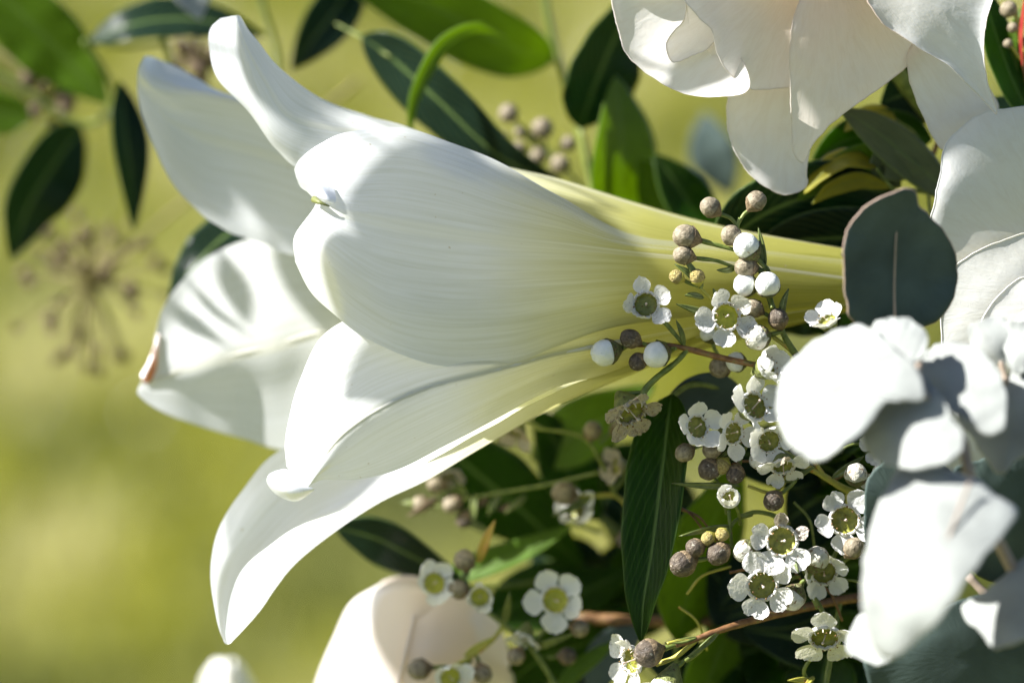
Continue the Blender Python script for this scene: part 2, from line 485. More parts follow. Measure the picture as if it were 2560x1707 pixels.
M['yellow_leaf'] = mat_leaf('yellow leaf', (.34, .32, .03), (.80, .72, .04), .5, .4, .1)
M['red_shoot'] = mat_solid('red shoot', (.42, .03, .03), (.5, .08, .05), 200, .4, .4)
M['olive'] = mat_leaf('olive strap leaf', (.13, .16, .07), (.35, .36, .03), .3, .45, .12)
M['dry'] = mat_solid('dry seed head', (.08, .055, .035), (.19, .14, .085), 300, .8, .2)
M['dry_stalk'] = mat_solid('dry stalk', (.16, .14, .05), (.26, .22, .09), 300, .7, .2)

# ------------------------------------------------------------------ ground and lawn
def ground():
    m, nt = new_mat('lawn soil'); L = nt.links
    tc = coords(nt)
    a = noise(nt, tc.outputs['Object'], 3.0, 5, .6)
    r = ramp(nt, a, [(.3, (.075, .080, .012)), (.5, (.13, .135, .015)), (.72, (.20, .18, .045))])
    p = N(nt, 'ShaderNodeBsdfPrincipled', Roughness=.9)
    L.new(r.outputs[0], p.inputs['Base Color'])
    o = N(nt, 'ShaderNodeOutputMaterial'); L.new(p.outputs[0], o.inputs['Surface'])
    n = 41
    xs = np.linspace(-1, 1, n)
    xs = np.sign(xs) * np.abs(xs) ** 3 * 120
    X, Y = np.meshgrid(xs, xs + 3, indexing='ij')
    Z = 0.03 * np.sin(X * .7) * np.cos(Y * .5)
    g = mesh_obj('ground', np.stack([X, Y, Z], -1).reshape(-1, 3), grid_faces(n, n), m)
    g['kind'] = 'structure'; g['label'] = 'sunlit yellow green lawn far behind the flowers'; g['category'] = 'lawn'
    # blades
    mg, nt = new_mat('grass blade'); L = nt.links
    tc = coords(nt)
    a = noise(nt, tc.outputs['Object'], 3.0, 3, .55)
    c = ramp(nt, a, [(.39, (.040, .055, .004)), (.47, (.105, .115, .007)), (.54, (.19, .19, .016)), (.60, (.46, .43, .22))])
    t = ramp(nt, a, [(.39, (.10, .13, .003)), (.47, (.38, .40, .008)), (.54, (.56, .55, .02)), (.60, (.76, .72, .30))])
    thin_shader(nt, c.outputs[0], t.outputs[0], .42, .45, .05)
    k = 90000
    r = npr
    x = r.uniform(-2.6, 2.6, k); y = r.uniform(.9, 7.2, k)
    dens = np.sin(x * 5.1 + 1.3) * np.sin(y * 4.3 + x * 2) + r.normal(size=k) * .9
    keep = dens > -.75
    x, y = x[keep], y[keep]; k = len(x)
    z = 0.03 * np.sin(x * .7) * np.cos(y * .5)
    h = r.uniform(.025, .085, k); w = r.uniform(.0018, .004, k) * 1.2
    an = r.uniform(0, 6.283, k); la = r.uniform(0, 6.283, k); lean = r.uniform(.1, .9, k) * h
    dx, dy = np.cos(an) * w, np.sin(an) * w
    lx, ly = np.cos(la) * lean, np.sin(la) * lean
    v = np.stack([np.stack([x - dx, y - dy, z], -1), np.stack([x + dx, y + dy, z], -1),
                  np.stack([x + dx * .7 + lx * .4, y + dy * .7 + ly * .4, z + h * .6], -1),
                  np.stack([x - dx * .7 + lx * .4, y - dy * .7 + ly * .4, z + h * .6], -1),
                  np.stack([x + lx, y + ly, z + h], -1)], 1).reshape(-1, 3)
    me = bpy.data.meshes.new('grass')
    b = np.arange(k)[:, None] * 5
    quads = (b + np.array([[0, 1, 2, 3]])); tris = (b + np.array([[3, 2, 4]]))
    loops = np.concatenate([quads, tris], 1).ravel()
    me.vertices.add(len(v)); me.vertices.foreach_set('co', v.ravel())
    me.loops.add(len(loops)); me.loops.foreach_set('vertex_index', loops)
    me.polygons.add(2 * k)
    st = (np.arange(k)[:, None] * 7 + np.array([[0, 4]])).ravel()
    me.polygons.foreach_set('loop_start', st)
    me.update(); me.validate()
    me.materials.append(mg)
    o = bpy.data.objects.new('grass', me); col.objects.link(o)
    o['kind'] = 'stuff'; o['label'] = 'short yellow green grass blades of the blurred lawn'; o['category'] = 'grass'
ground()
# ------------------------------------------------------------------ the lily
lily = thing('trumpet_lily', 'large white trumpet lily with a long pale green throat, mouth opening leftward', 'lily', P(2150, 700, 0))
G = {}
G['upper'] = [
 [(2150,660,50),(2150,640,25),(2150,628,0),(2150,640,-30),(2150,660,-50)],
 [(1800,630,110),(1800,590,75),(1800,568,25),(1800,566,-30),(1800,600,-80)],
 [(1600,600,150),(1600,545,110),(1600,515,40),(1600,513,-30),(1600,550,-110)],
 [(1400,540,165),(1400,485,120),(1400,453,50),(1400,450,-20),(1400,480,-120)],
 [(1180,470,130),(1185,430,110),(1190,405,65),(1195,396,0),(1200,405,-90)],
 [(960,430,110),(980,375,115),(1000,340,85),(1012,316,20),(1022,325,-70)],
 [(770,430,95),(800,385,120),(835,322,120),(860,284,70),(866,272,0)],
 [(692,376,80),(694,345,125),(722,288,135),(758,236,95),(775,229,45)],
 [(622,281,70),(640,268,125),(662,200,135),(682,168,100),(693,164,55)],
 [(545,200,40),(612,190,120),(628,142,132),(640,112,108),(648,107,78)],
 [(523,120,30),(592,120,112),(606,95,125),(618,80,108),(622,76,85)],
 [(526,72,38),(580,70,100),(592,58,116),(603,54,108),(607,50,92)],
 [(552,46,62),(578,41,90),(590,39,104),(597,39,102),(601,41,96)]]
G['back_upper'] = [
 [(2150,670,-40),(2150,660,-60),(2150,690,-80),(2150,715,-80),(2150,735,-70)],
 [(1600,530,-60),(1600,570,-140),(1600,640,-190),(1600,700,-200),(1600,760,-190)],
 [(1200,430,-60),(1200,480,-170),(1190,570,-240),(1180,650,-260),(1170,720,-250)],
 [(1000,400,-90),(1000,440,-140),(980,530,-190),(960,610,-215),(950,680,-210)],
 [(800,305,-110),(790,335,-105),(780,430,-190),(760,540,-230),(740,640,-220)],
 [(655,262,-165),(640,272,-130),(640,380,-205),(640,500,-225),(650,606,-200)],
 [(540,222,-220),(515,240,-165),(512,345,-232),(515,470,-232),(545,565,-190)],
 [(452,172,-240),(432,230,-175),(424,300,-232),(428,380,-230),(440,470,-195)],
 [(394,149,-225),(384,212,-170),(376,252,-210),(376,305,-212),(385,368,-190)],
 [(362,140,-190),(346,172,-165),(343,212,-188),(345,242,-192),(353,284,-185)]]
G['back_lower'] = [
 [(2150,720,-80),(2150,740,-70),(2150,755,-55),(2150,765,-30),(2150,770,0)],
 [(1600,740,-190),(1600,800,-180),(1600,850,-150),(1600,890,-100),(1600,915,-40)],
 [(1300,700,-240),(1300,780,-250),(1300,860,-230),(1300,930,-170),(1300,985,-90)],
 [(1050,600,-240),(1060,700,-270),(1070,800,-280),(1080,890,-240),(1090,980,-170)],
 [(780,575,-320),(800,690,-325),(820,828,-305),(832,935,-300),(850,1075,-270)],
 [(655,590,-375),(662,700,-350),(680,866,-300),(695,985,-312),(725,1128,-325)],
 [(548,628,-400),(546,740,-360),(552,896,-292),(572,985,-318),(605,1096,-350)],
 [(468,688,-380),(456,790,-345),(452,926,-282),(470,990,-302),(500,1063,-332)],
 [(405,775,-340),(395,850,-312),(393,945,-266),(405,985,-282),(425,1037,-302)],
 [(388,860,-300),(374,905,-280),(358,955,-252),(355,975,-258),(372,1010,-270)],
 [(380,890,-290),(366,920,-270),(352,958,-245),(345,970,-245),(343,985,-250)]]
G['bottom'] = [
 [(2150,765,-30),(2150,772,-10),(2150,775,15),(2150,770,40),(2150,760,55)],
 [(1800,820,-70),(1800,838,-30),(1800,845,10),(1800,838,60),(1800,820,95)],
 [(1600,890,-110),(1600,918,-50),(1600,928,0),(1600,925,60),(1600,905,130)],
 [(1400,960,-150),(1400,1000,-60),(1400,1012,20),(1400,1005,100),(1400,975,170)],
 [(1190,1030,-150),(1185,1085,-80),(1195,1112,20),(1205,1117,100),(1195,1085,185)],
 [(1010,1070,-140),(1020,1140,-100),(1045,1190,-10),(1065,1200,80),(1040,1172,165)],
 [(810,1090,-120),(850,1180,-120),(905,1245,-40),(945,1258,50),(898,1258,150)],
 [(690,1132,-80),(725,1225,-110),(785,1310,-40),(825,1337,40),(768,1303,145)],
 [(602,1230,-40),(635,1310,-90),(700,1385,-30),(738,1407,40),(676,1357,145)],
 [(548,1318,0),(575,1390,-50),(640,1445,0),(688,1468,50),(606,1421,145)],
 [(526,1425,40),(548,1470,10),(605,1510,40),(650,1524,70),(577,1491,145)],
 [(541,1545,90),(550,1565,80),(580,1575,85),(607,1574,95),(564,1572,135)],
 [(560,1603,112),(563,1607,110),(570,1609,110),(577,1606,114),(567,1606,122)]]
G['lower_front'] = [
 [(2150,735,60),(2150,748,55),(2150,757,48),(2150,765,35),(2150,772,20)],
 [(1800,760,125),(1800,790,118),(1800,808,110),(1800,826,88),(1800,838,50)],
 [(1571,780,182),(1571,822,178),(1571,850,168),(1571,890,140),(1571,930,80)],
 [(1390,800,232),(1390,850,238),(1390,884,240),(1392,920,226),(1395,965,185)],
 [(1200,790,255),(1215,860,278),(1228,928,298),(1240,980,275),(1252,1040,225)],
 [(1050,770,255),(1065,870,292),(1080,966,326),(1105,1042,304),(1130,1105,262)],
 [(920,780,250),(932,905,305),(950,1022,352),(980,1102,322),(1010,1166,286)],
 [(808,838,250),(832,965,308),(862,1082,362),(885,1150,334),(905,1196,300)],
 [(748,955,252),(772,1045,300),(812,1140,356),(828,1172,344),(850,1199,322)],
 [(722,1050,258),(742,1105,292),(784,1182,345),(792,1192,340),(806,1199,332)],
 [(712,1110,264),(726,1150,288),(768,1208,332),(776,1209,332),(784,1207,330)],
 [(716,1165,272),(730,1182,290),(758,1216,322),(766,1218,325),(772,1216,326)]]
G['front'] = [
 [(2150,650,60),(2150,672,76),(2150,700,82),(2150,727,76),(2150,752,60)],
 [(1800,612,112),(1800,630,128),(1800,655,138),(1800,720,146),(1800,786,122)],
 [(1571,582,158),(1571,605,182),(1571,632,198),(1571,722,218),(1571,812,192)],
 [(1400,490,150),(1400,545,192),(1400,613,232),(1400,742,288),(1395,864,258)],
 [(1260,411,130),(1255,500,205),(1252,600,268),(1255,760,322),(1282,906,288)],
 [(1125,355,128),(1112,450,218),(1102,580,292),(1112,762,347),(1132,916,312)],
 [(1000,318,152),(982,425,232),(972,558,308),(978,738,358),(1012,890,336)],
 [(872,328,180),(872,435,246),(890,542,314),(895,692,350),(905,838,322)],
 [(800,360,178),(812,440,246),(838,530,310),(830,640,330),(842,792,292)],
 [(752,396,150),(774,450,212),(802,518,290),(768,600,272),(778,735,238)],
 [(736,424,90),(750,466,150),(790,506,262),(736,590,205),(738,655,190)]]
PN = {'upper': 1, 'back_upper': 2, 'back_lower': 3, 'bottom': 4, 'lower_front': 5, 'front': 6}
PL = {'upper': 'upward curling petal with a narrow rolled edge', 'back_upper': 'wide upper petal turned to show its inner face', 'back_lower': 'wide petal with a browned torn tip',
      'bottom': 'folded petal hanging down to a point', 'lower_front': 'petal with a raised rib and a curled knob tip', 'front': 'broad smooth petal with a dark notch at its tip'}
petals = {}
for k, g in G.items():
    petals[k] = sheet_grid('petal', g, M['lily'], lily, M=110, N=61, rough=3.5, seed=PN[k], label=PL[k])

# curled tips, rims and the browned margin are pieces of their petals
sheet_grid('petal_tip', [[(690,1176,275),(712,1172,300),(735,1180,312),(755,1196,320)],
                         [(672,1186,285),(700,1192,325),(738,1205,340),(768,1212,332)],
                         [(668,1208,290),(696,1222,335),(736,1228,350),(786,1222,336)],
                         [(690,1236,285),(712,1245,318),(742,1246,325),(776,1232,322)],
                         [(718,1250,275),(730,1253,285),(745,1252,290),(762,1244,305)]], M['lily'], petals['lower_front'], M=20, N=20, u0=.9)
sheet_grid('petal_tip', [[(745,432,150),(768,444,215),(800,455,262),(835,470,280)],
                         [(752,458,180),(778,466,255),(812,478,308),(840,492,306)],
                         [(768,480,215),(790,488,285),(815,497,325),(838,506,318)],
                         [(786,498,250),(797,501,285),(812,505,312),(826,512,314)]], M['lily'], petals['front'], M=20, N=20, u0=.9)
tube('petal_tip_scar', [(786,499,292),(797,505,322),(809,510,330),(824,516,328)], (8, 2), M['calyx'], petals['front'])
sheet_grid('browned_margin', [[(393,832,-312),(396,834,-306),(399,836,-303)],
                              [(382,868,-290),(388,872,-284),(394,876,-280)],
                              [(371,900,-276),(380,905,-268),(392,916,-260)],
                              [(352,938,-256),(364,938,-248),(380,946,-244)],
                              [(360,958,-242),(366,957,-240),(372,958,-239)]], M['lily_burn'], petals['back_lower'], M=24, N=8, rough=4)
# raised midribs
for k, r, sink, lo, hi in (('lower_front', (8, 5), 4, 2, 10), ('back_lower', (7, 5), 4, 3, 9)):
    c_ = [(p[2][0], p[2][1], p[2][2] - sink) for p in G[k][lo:hi + 1]]
    tube('midrib', c_, r, M['lily_rib'], petals[k], n=60, sides=12)
tube('pedicel', [(2140,700,0),(2230,705,-10),(2380,735,-60),(2650,860,-160),(2900,1100,-250)], (78, 34), M['stem'], lily, sides=20)

# ------------------------------------------------------------------ roses
def rim_tube(lf, co, r, mat=None, name='leaf_margin'):
    """thin margin round a leaf or petal"""
    n = len(co); c = np.concatenate([co[-1:], co, co[:1]])
    t = c[2:] - c[:-2]; t /= np.linalg.norm(t, axis=1)[:, None]
    up = np.array(FWD); a = np.cross(t, up); a /= np.linalg.norm(a, axis=1)[:, None]; b = np.cross(t, a)
    an = np.linspace(0, 2 * math.pi, 6, endpoint=False)
    v = co[:, None] + r * (np.cos(an)[None, :, None] * a[:, None] + np.sin(an)[None, :, None] * b[:, None])
    f = grid_faces(n, 6, True) + [((n - 1) * 6 + j, (n - 1) * 6 + (j + 1) % 6, (j + 1) % 6, j) for j in range(6)]
    mesh_obj(name, v.reshape(-1, 3) + np.array(base(lf)), f, mat or M['euc_margin'], lf)

rose = thing('rose', 'blush white rose with drooping outer petals above the lily throat', 'rose', P(2080, -120, 120))
def T(out, d0, **k):
    k.setdefault('mat', M['rose_blush'])
    m = k.pop('mat')
    o = sheet('petal', out, m, rose, d0=d0, wob=1.3, vo=(2060, -160), **k)
    if k.get('n', 96) == 96:
        rim_tube(o, np.array([v.co for v in o.data.vertices])[-96:], 1.5 * S, M['rose_blush'], 'rolled_edge')
    return o
T([(1538,-30),(1542,55),(1566,135),(1635,198),(1720,236),(1795,242),(1870,225),(1850,140),(1790,50),(1760,-60),(1640,-120)], 150, gx=.35, gy=.15, cup=45, ruffle=9, seed=2)
T([(1672,95),(1668,130),(1684,156),(1725,140),(1775,118),(1800,60),(1760,-30),(1712,-40),(1715,40)], 212, gx=.3, gy=-.3, cup=10, ruffle=5, seed=12)
T([(1768,122),(1782,148),(1764,182),(1800,176),(1830,168),(1820,120),(1790,100)], 205, gx=.2, gy=-.2, cup=5, ruffle=4, seed=13, n=40, rings=8)
T([(1705,-30),(1745,40),(1778,75),(1790,125),(1820,178),(1872,223),(1935,222),(1990,205),(2020,100),(2040,-20),(1950,-120),(1800,-130)], 262, gx=-.42, gy=-.12, cup=-34, curl=10, ruffle=10, seed=3)
T([(1824,240),(1820,310),(1840,380),(1880,440),(1935,478),(1968,484),(2012,466),(2016,425),(2030,330),(2060,220),(2000,150),(1880,180)], 120, gx=-.12, gy=.05, cup=-34, curl=12, ruffle=10, seed=4)
T([(2030,-60),(1985,45),(1975,120),(1978,250),(1980,350),(1985,385),(2008,408),(2038,352),(2105,288),(2200,218),(2285,140),(2330,0),(2240,-130),(2120,-150)], 272, gx=-.5, gy=-.2, cup=-28, curl=-12, ruffle=9, seed=5, centre=(2110,80))
T([(2272,130),(2274,200),(2302,275),(2352,372),(2400,330),(2470,290),(2495,262),(2440,180),(2400,120),(2320,80)], 130, gx=-.45, gy=-.15, cup=-14, ruffle=7, seed=6)
T([(2165,-30),(2200,50),(2270,100),(2370,165),(2430,222),(2470,262),(2494,282),(2470,210),(2458,130),(2466,50),(2480,-50),(2380,-140),(2240,-140)], 300, gx=-.2, gy=.0, cup=-24, curl=14, ruffle=9, seed=7, centre=(2360,30), mat=M['rose_white'])
T([(1800,-60),(1900,-20),(2050,-30),(2200,-70),(2230,-220),(2080,-330),(1880,-310),(1770,-200)], 330, gy=.3, cup=-60, ruffle=10, seed=8)
T([(1520,-60),(1600,-10),(1750,-50),(1840,-160),(1800,-330),(1640,-350),(1520,-220)], 90, gx=.4, gy=.4, cup=30, ruffle=10, seed=9)
T([(2200,-60),(2350,-40),(2500,-100),(2560,-260),(2400,-380),(2240,-300)], 120, gx=-.4, gy=.4, cup=20, ruffle=10, seed=10)
tube('stem', [(2080,-60,60),(2200,120,-100),(2400,400,-220),(2700,900,-300)], (26, 20), M['stem'], rose, sides=12)

rose2 = thing('rose', 'white rose with faint brown stains on its rim behind the eucalyptus', 'rose', P(2640, 640, 100))
def R2(out, d0, **k):
    o = sheet('petal', out, M['rose_white'], rose2, d0=d0, wob=1.2, vo=(2720, 760), **k)
    rim_tube(o, np.array([v.co for v in o.data.vertices])[-96:], 1.8 * S, M['rose_white'], 'rolled_edge')
    return o
R2([(2365,362),(2418,308),(2460,282),(2520,272),(2620,268),(2760,330),(2790,520),(2700,660),(2560,670),(2420,690),(2318,640),(2338,500),(2352,430)], 190, gx=-.3, gy=-.05, cup=-40, curl=-14, ruffle=8, seed=21, centre=(2520,470))
R2([(2352,800),(2372,690),(2420,640),(2500,604),(2600,585),(2740,640),(2780,820),(2720,1000),(2560,1080),(2440,1060),(2370,960)], 245, gx=-.22, gy=-.02, cup=-50, curl=8, ruffle=7, seed=22)
R2([(2440,860),(2460,790),(2510,725),(2580,690),(2700,720),(2740,860),(2660,980),(2540,1000),(2460,950)], 300, gx=-.15, gy=0, cup=-40, curl=8, ruffle=6, seed=23)
R2([(2520,880),(2540,800),(2600,760),(2680,800),(2690,900),(2620,960),(2550,940)], 345, gx=-.15, gy=0, cup=-30, ruffle=5, seed=24)
R2([(2340,900),(2400,1000),(2520,1060),(2700,1050),(2780,1180),(2600,1300),(2420,1250),(2330,1080)], 120, gy=-.2, cup=-20, ruffle=6, seed=25)
tube('stem', [(2600,900,100),(2700,1200,-50),(2800,1600,-200)], (26, 24), M['stem'], rose2, sides=12)

rose3 = thing('rose', 'cream rose bud, half open, under the hanging lily petal', 'rose', P(1030, 1860, -320))
sheet_grid('petal', [
 [(955,1456,-340),(990,1444,-330),(1030,1442,-320),(1075,1455,-325),(1120,1480,-350)],
 [(878,1505,-385),(945,1480,-290),(1020,1478,-255),(1095,1500,-275),(1170,1545,-350)],
 [(834,1592,-420),(915,1575,-275),(1010,1570,-225),(1100,1590,-255),(1200,1640,-360)],
 [(790,1700,-450),(890,1690,-275),(1010,1690,-210),(1110,1705,-245),(1215,1740,-370)],
 [(772,1800,-455),(885,1800,-290),(1010,1800,-215),(1110,1810,-255),(1215,1840,-380)]], M['rose_cream'], rose3, M=40, N=40)
sheet_grid('petal', [
 [(1040,1500,-300),(1100,1478,-300),(1180,1500,-320),(1240,1540,-370)],
 [(1030,1560,-222),(1100,1555,-235),(1190,1580,-280),(1270,1620,-380)],
 [(1012,1640,-200),(1090,1650,-205),(1190,1670,-260),(1285,1700,-380)],
 [(995,1740,-190),(1080,1750,-195),(1180,1770,-250),(1280,1800,-380)],
 [(990,1850,-200),(1080,1850,-205),(1180,1860,-260),(1270,1880,-380)]], M['rose_cream'], rose3, M=36, N=30)
sheet_grid('petal', [
 [(960,1460,-350),(1010,1450,-380),(1090,1465,-400),(1150,1490,-390)],
 [(930,1540,-430),(1010,1530,-470),(1120,1540,-480),(1220,1580,-440)],
 [(900,1660,-470),(1000,1650,-520),(1130,1660,-520),(1250,1690,-450)],
 [(880,1850,-440),(1000,1850,-520),(1130,1860,-520),(1250,1870,-440)]], M['rose_cream'], rose3, M=24, N=24)
tube('stem', [(1040,1850,-330),(1150,2000,-350),(1400,2200,-350)], (30, 26), M['stem'], rose3, sides=12)

tube('rolled_edge', [(1046,1492,-300),(1030,1560,-214),(1011,1640,-192),(993,1740,-183),(985,1850,-195)], (5, 6), M['rose_cream'], rose3, n=30)
tube('rolled_edge', [(955,1456,-338),(990,1444,-328),(1030,1442,-318),(1075,1455,-323),(1120,1480,-348)], (4, 4), M['rose_cream'], rose3, n=30)
rose4 = thing('white_bud', 'small white flower bud blurred on the lawn side, tip just showing', 'flower bud', P(590, 1870, -1300))
for i, (ox, dd) in enumerate(((0, 0), (22, -40), (-16, -60))):
    sheet_grid('petal', [
     [(545+ox,1654,-1280+dd),(560+ox,1646,-1270+dd),(575+ox,1652,-1280+dd)],
     [(518+ox,1702,-1310+dd),(565+ox,1697,-1230+dd),(610+ox,1707,-1300+dd)],
     [(515+ox,1792,-1320+dd),(575+ox,1792,-1210+dd),(640+ox,1792,-1310+dd)],
     [(560+ox,1882,-1300+dd),(590+ox,1882,-1260+dd),(625+ox,1882,-1300+dd)]], M['rose_white'], rose4, M=20, N=16)
tube('stem', [(592,1870,-1300),(640,2000,-1280),(800,2200,-1200)], (16, 14), M['stem'], rose4)

# ------------------------------------------------------------------ eucalyptus in front
def euc_sprig(label, loc, leaves, stems):
    t = thing('eucalyptus_sprig', label, 'eucalyptus', loc)
    for out, d0, kw in leaves:
        kw = dict(kw); m = kw.pop('mat', M['euc'])
        kw.setdefault('wob', 3.0)
        lf = sheet('leaf', out, m, t, d0=d0, solid=.0004, **kw)
        co = np.array([v.co for v in lf.data.vertices])[-96:] if kw.get('n', 96) == 96 else None
        if co is not None and d0 == 470:
            rim_tube(lf, co, 2.2 * S)
    for pts, r in stems:
        tube('stem', pts, r, M['euc_twig'], t)
    return t
E1 = [(2112,700),(2110,620),(2126,560),(2166,515),(2226,486),(2262,471),(2288,480),(2298,515),(2322,536),(2362,584),(2390,650),(2390,716),(2366,776),(2322,812),(2262,822),(2196,818),(2140,806),(2118,765)]
euc_sprig('single round shaded blue green eucalyptus leaf hiding the end of the lily throat', P(2235, 815, 520), [
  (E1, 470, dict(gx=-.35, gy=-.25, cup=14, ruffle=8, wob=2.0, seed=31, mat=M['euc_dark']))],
  [([(2238,812,478),(2236,720,482),(2240,600,494),(2246,520,500)], (3, 1.5)), ([(2238,812,470),(2262,950,500),(2310,1010,540)], (9, 10))])
euc_sprig('dusty pale eucalyptus sprig with large sunlit leaves, blurred in front of the flowers', P(2420, 1230, 700), [
  ([(2310,1000),(2230,1000),(2170,1060),(2100,1120),(2040,1152),(1985,1125),(1948,1068),(1942,985),(1958,925),(1990,890),(2060,838),(2120,815),(2180,822),(2240,870),(2300,930)], 760, dict(gx=.45, gy=.6, cup=-20, ruffle=14, seed=41)),
  ([(2180,850),(2178,815),(2210,798),(2260,794),(2305,815),(2318,850),(2300,900),(2250,940),(2200,910)], 690, dict(gx=.35, gy=.6, cup=-10, ruffle=8, seed=42)),
  ([(2278,935),(2200,975),(2160,1040),(2158,1105),(2190,1150),(2260,1168),(2330,1170),(2390,1140),(2410,1090),(2380,1040),(2330,960)], 800, dict(gx=.45, gy=.5, cup=-22, ruffle=8, seed=43)),
  ([(2300,930),(2315,885),(2360,855),(2420,858),(2470,890),(2505,950),(2518,1010),(2508,1075),(2460,1085),(2400,1040),(2340,1000)], 700, dict(gx=.4, gy=.6, cup=-14, ruffle=8, seed=44)),
  ([(2395,1040),(2440,1100),(2490,1180),(2540,1160),(2640,1060),(2660,900),(2600,830),(2540,880),(2500,980)], 620, dict(gx=.55, gy=.6, cup=-14, ruffle=9, seed=45)),
  ([(2420,1195),(2330,1165),(2255,1170),(2200,1260),(2166,1380),(2156,1500),(2172,1590),(2215,1642),(2262,1630),(2300,1590),(2360,1540),(2425,1440),(2480,1370),(2545,1290),(2500,1240)], 960, dict(gx=.38, gy=.5, cup=-60, ruffle=10, seed=46, centre=(2310,1380))),
  ([(2405,1520),(2440,1570),(2490,1618),(2560,1600),(2700,1540),(2720,1400),(2620,1360),(2520,1430),(2450,1490)], 760, dict(gx=.5, gy=.75, cup=-18, ruffle=8, seed=47)),
  ([(2114,1622),(2130,1570),(2155,1535),(2200,1560),(2235,1630),(2210,1660),(2160,1650)], 640, dict(gx=.4, gy=.7, cup=-6, ruffle=5, seed=48, n=48)),
  ], [([(2300,900,720),(2290,960,770),(2330,1010,760),(2400,1090,720),(2432,1210,760),(2520,1400,680),(2700,1700,520)], (8, 16)), ([(2424,1205,900),(2380,1320,955),(2330,1450,975),(2270,1600,960)], (4, 2))])
euc_sprig('shaded blue grey eucalyptus leaves under the pale sunlit sprig', P(2560, 1650, 420), [
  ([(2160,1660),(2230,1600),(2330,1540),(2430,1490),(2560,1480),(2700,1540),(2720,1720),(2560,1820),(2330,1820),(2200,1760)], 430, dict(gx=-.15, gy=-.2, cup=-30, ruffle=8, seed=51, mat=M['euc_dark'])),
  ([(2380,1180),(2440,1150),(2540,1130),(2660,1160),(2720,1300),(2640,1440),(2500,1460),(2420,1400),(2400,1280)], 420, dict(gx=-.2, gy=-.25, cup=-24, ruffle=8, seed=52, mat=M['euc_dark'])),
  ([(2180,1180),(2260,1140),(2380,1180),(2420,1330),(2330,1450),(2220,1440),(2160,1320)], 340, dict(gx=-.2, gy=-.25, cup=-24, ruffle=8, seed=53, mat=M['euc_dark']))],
  [([(2420,1440,420),(2500,1520,420),(2640,1640,400),(2800,1800,380)], (10, 14))])
euc_sprig('woolly pale eucalyptus shoot tip in front of the white rose', P(2500, 880, 560), [
  ([(2420,850),(2430,810),(2470,795),(2515,800),(2535,850),(2520,900),(2470,910),(2435,890)], 560, dict(gx=.3, gy=.2, cup=-14, ruffle=5, seed=61)),
  ([(2505,830),(2530,800),(2580,810),(2600,870),(2570,930),(2520,910)], 590, dict(gx=.3, gy=.3, cup=-10, ruffle=5, seed=62))],
  [([(2500,900,560),(2530,1000,580),(2560,1100,580)], (7, 9))])
# ------------------------------------------------------------------ waxflower pieces (unit size, +Z is the way they face)
def lathe(name, prof, mat, n=24, rib=0.0, ribs=10):
    v, f = [], []
    for r, z in prof:
        for j in range(n):
            a = 2 * math.pi * j / n
            k = r * (1 + rib * math.cos(a * ribs))
            v.append((k * math.cos(a), k * math.sin(a), z))
    m = len(prof)
    f = grid_faces(m, n, True)
    me = bpy.data.meshes.new(name); me.from_pydata(v, [], f); smooth(me); me.materials.append(mat)
    return me

def raw_mesh(name, v, f, mat):
    me = bpy.data.meshes.new(name); me.from_pydata(v, [], f); smooth(me); me.materials.append(mat)
    return me

def wax_petal(name, mat, width=.36, length=.66, cup=.16, notch=0.0, twist=0.0, seed=0, m=13, n=11):
    r = np.random.default_rng(seed)
    u = np.linspace(0, 1, m); v = np.linspace(-1, 1, n)
    w = width * np.clip(np.sin(np.pi * np.clip(u * .80 + .11, 0, 1)) ** .8, .02, 1)
    w[-1] = width * .40; w[-2] = width * .68
    ph = r.uniform(0, 6.28, 4)
    pts = []
    for i in range(m):
        for j in range(n):
            x = length * u[i] - .10 * length * (v[j] ** 2) * u[i] ** 3 - notch * (1 - abs(v[j])) * u[i] ** 6
            x += .02 * math.sin(5 * v[j] + ph[0]) * u[i] ** 4
            y = w[i] * v[j]
            z = cup * (u[i] ** 2 * .4 + (v[j] ** 2) * .5 * w[i] / width) + twist * v[j] * u[i] + .025 * math.sin(7 * v[j] + ph[1] + 4 * u[i]) * u[i]
            pts.append((x, y, z))
    return raw_mesh(name, pts, grid_faces(m, n), mat)

PET = {}
for mk in ('wax', 'wax_clean', 'wax_old'):
    PET[mk] = [wax_petal('petal', M[mk], .43, .70, .16, 0, 0, 1), wax_petal('petal', M[mk], .40, .66, .26, .05, .06, 2),
               wax_petal('petal', M[mk], .37, .68, .05, 0, -.12, 3), wax_petal('petal', M[mk], .41, .60, .34, .09, .1, 4),
               wax_petal('petal', M[mk], .44, .71, .22, .03, -.05, 5)]
CUP = lathe('flower', [(.10, -.78), (.14, -.72), (.24, -.55), (.36, -.34), (.45, -.12), (.475, 0), (.46, .03)], M['wax_cup'], 30, .02, 10)
def disc_mesh(mat):
    return lathe('nectar_disc', [(.405, .0), (.395, -.06), (.36, -.12), (.25, -.155), (.12, -.14), (.05, -.12), (.002, -.11)], mat, 30)
DISC = {'wax_disc': disc_mesh(M['wax_disc']), 'wax_disc_lit': disc_mesh(M['wax_disc_lit'])}
def rim_mesh(mat):
    pr = [(.40, -.01), (.40, .05), (.43, .085), (.47, .075), (.50, .03), (.485, -.05)]
    n = 60
    v = []
    for i, (r, z) in enumerate(pr):
        for j in range(n):
            a = 2 * math.pi * j / n
            k = .022 * math.cos(a * 10) + .012 * math.sin(a * 23)
            v.append(((r + k * .4) * math.cos(a), (r + k * .4) * math.sin(a), z + k))
    return raw_mesh('rim', v, grid_faces(len(pr), n, True), mat)
RIM = {k: rim_mesh(M[k]) for k in ('wax', 'wax_clean', 'wax_old')}
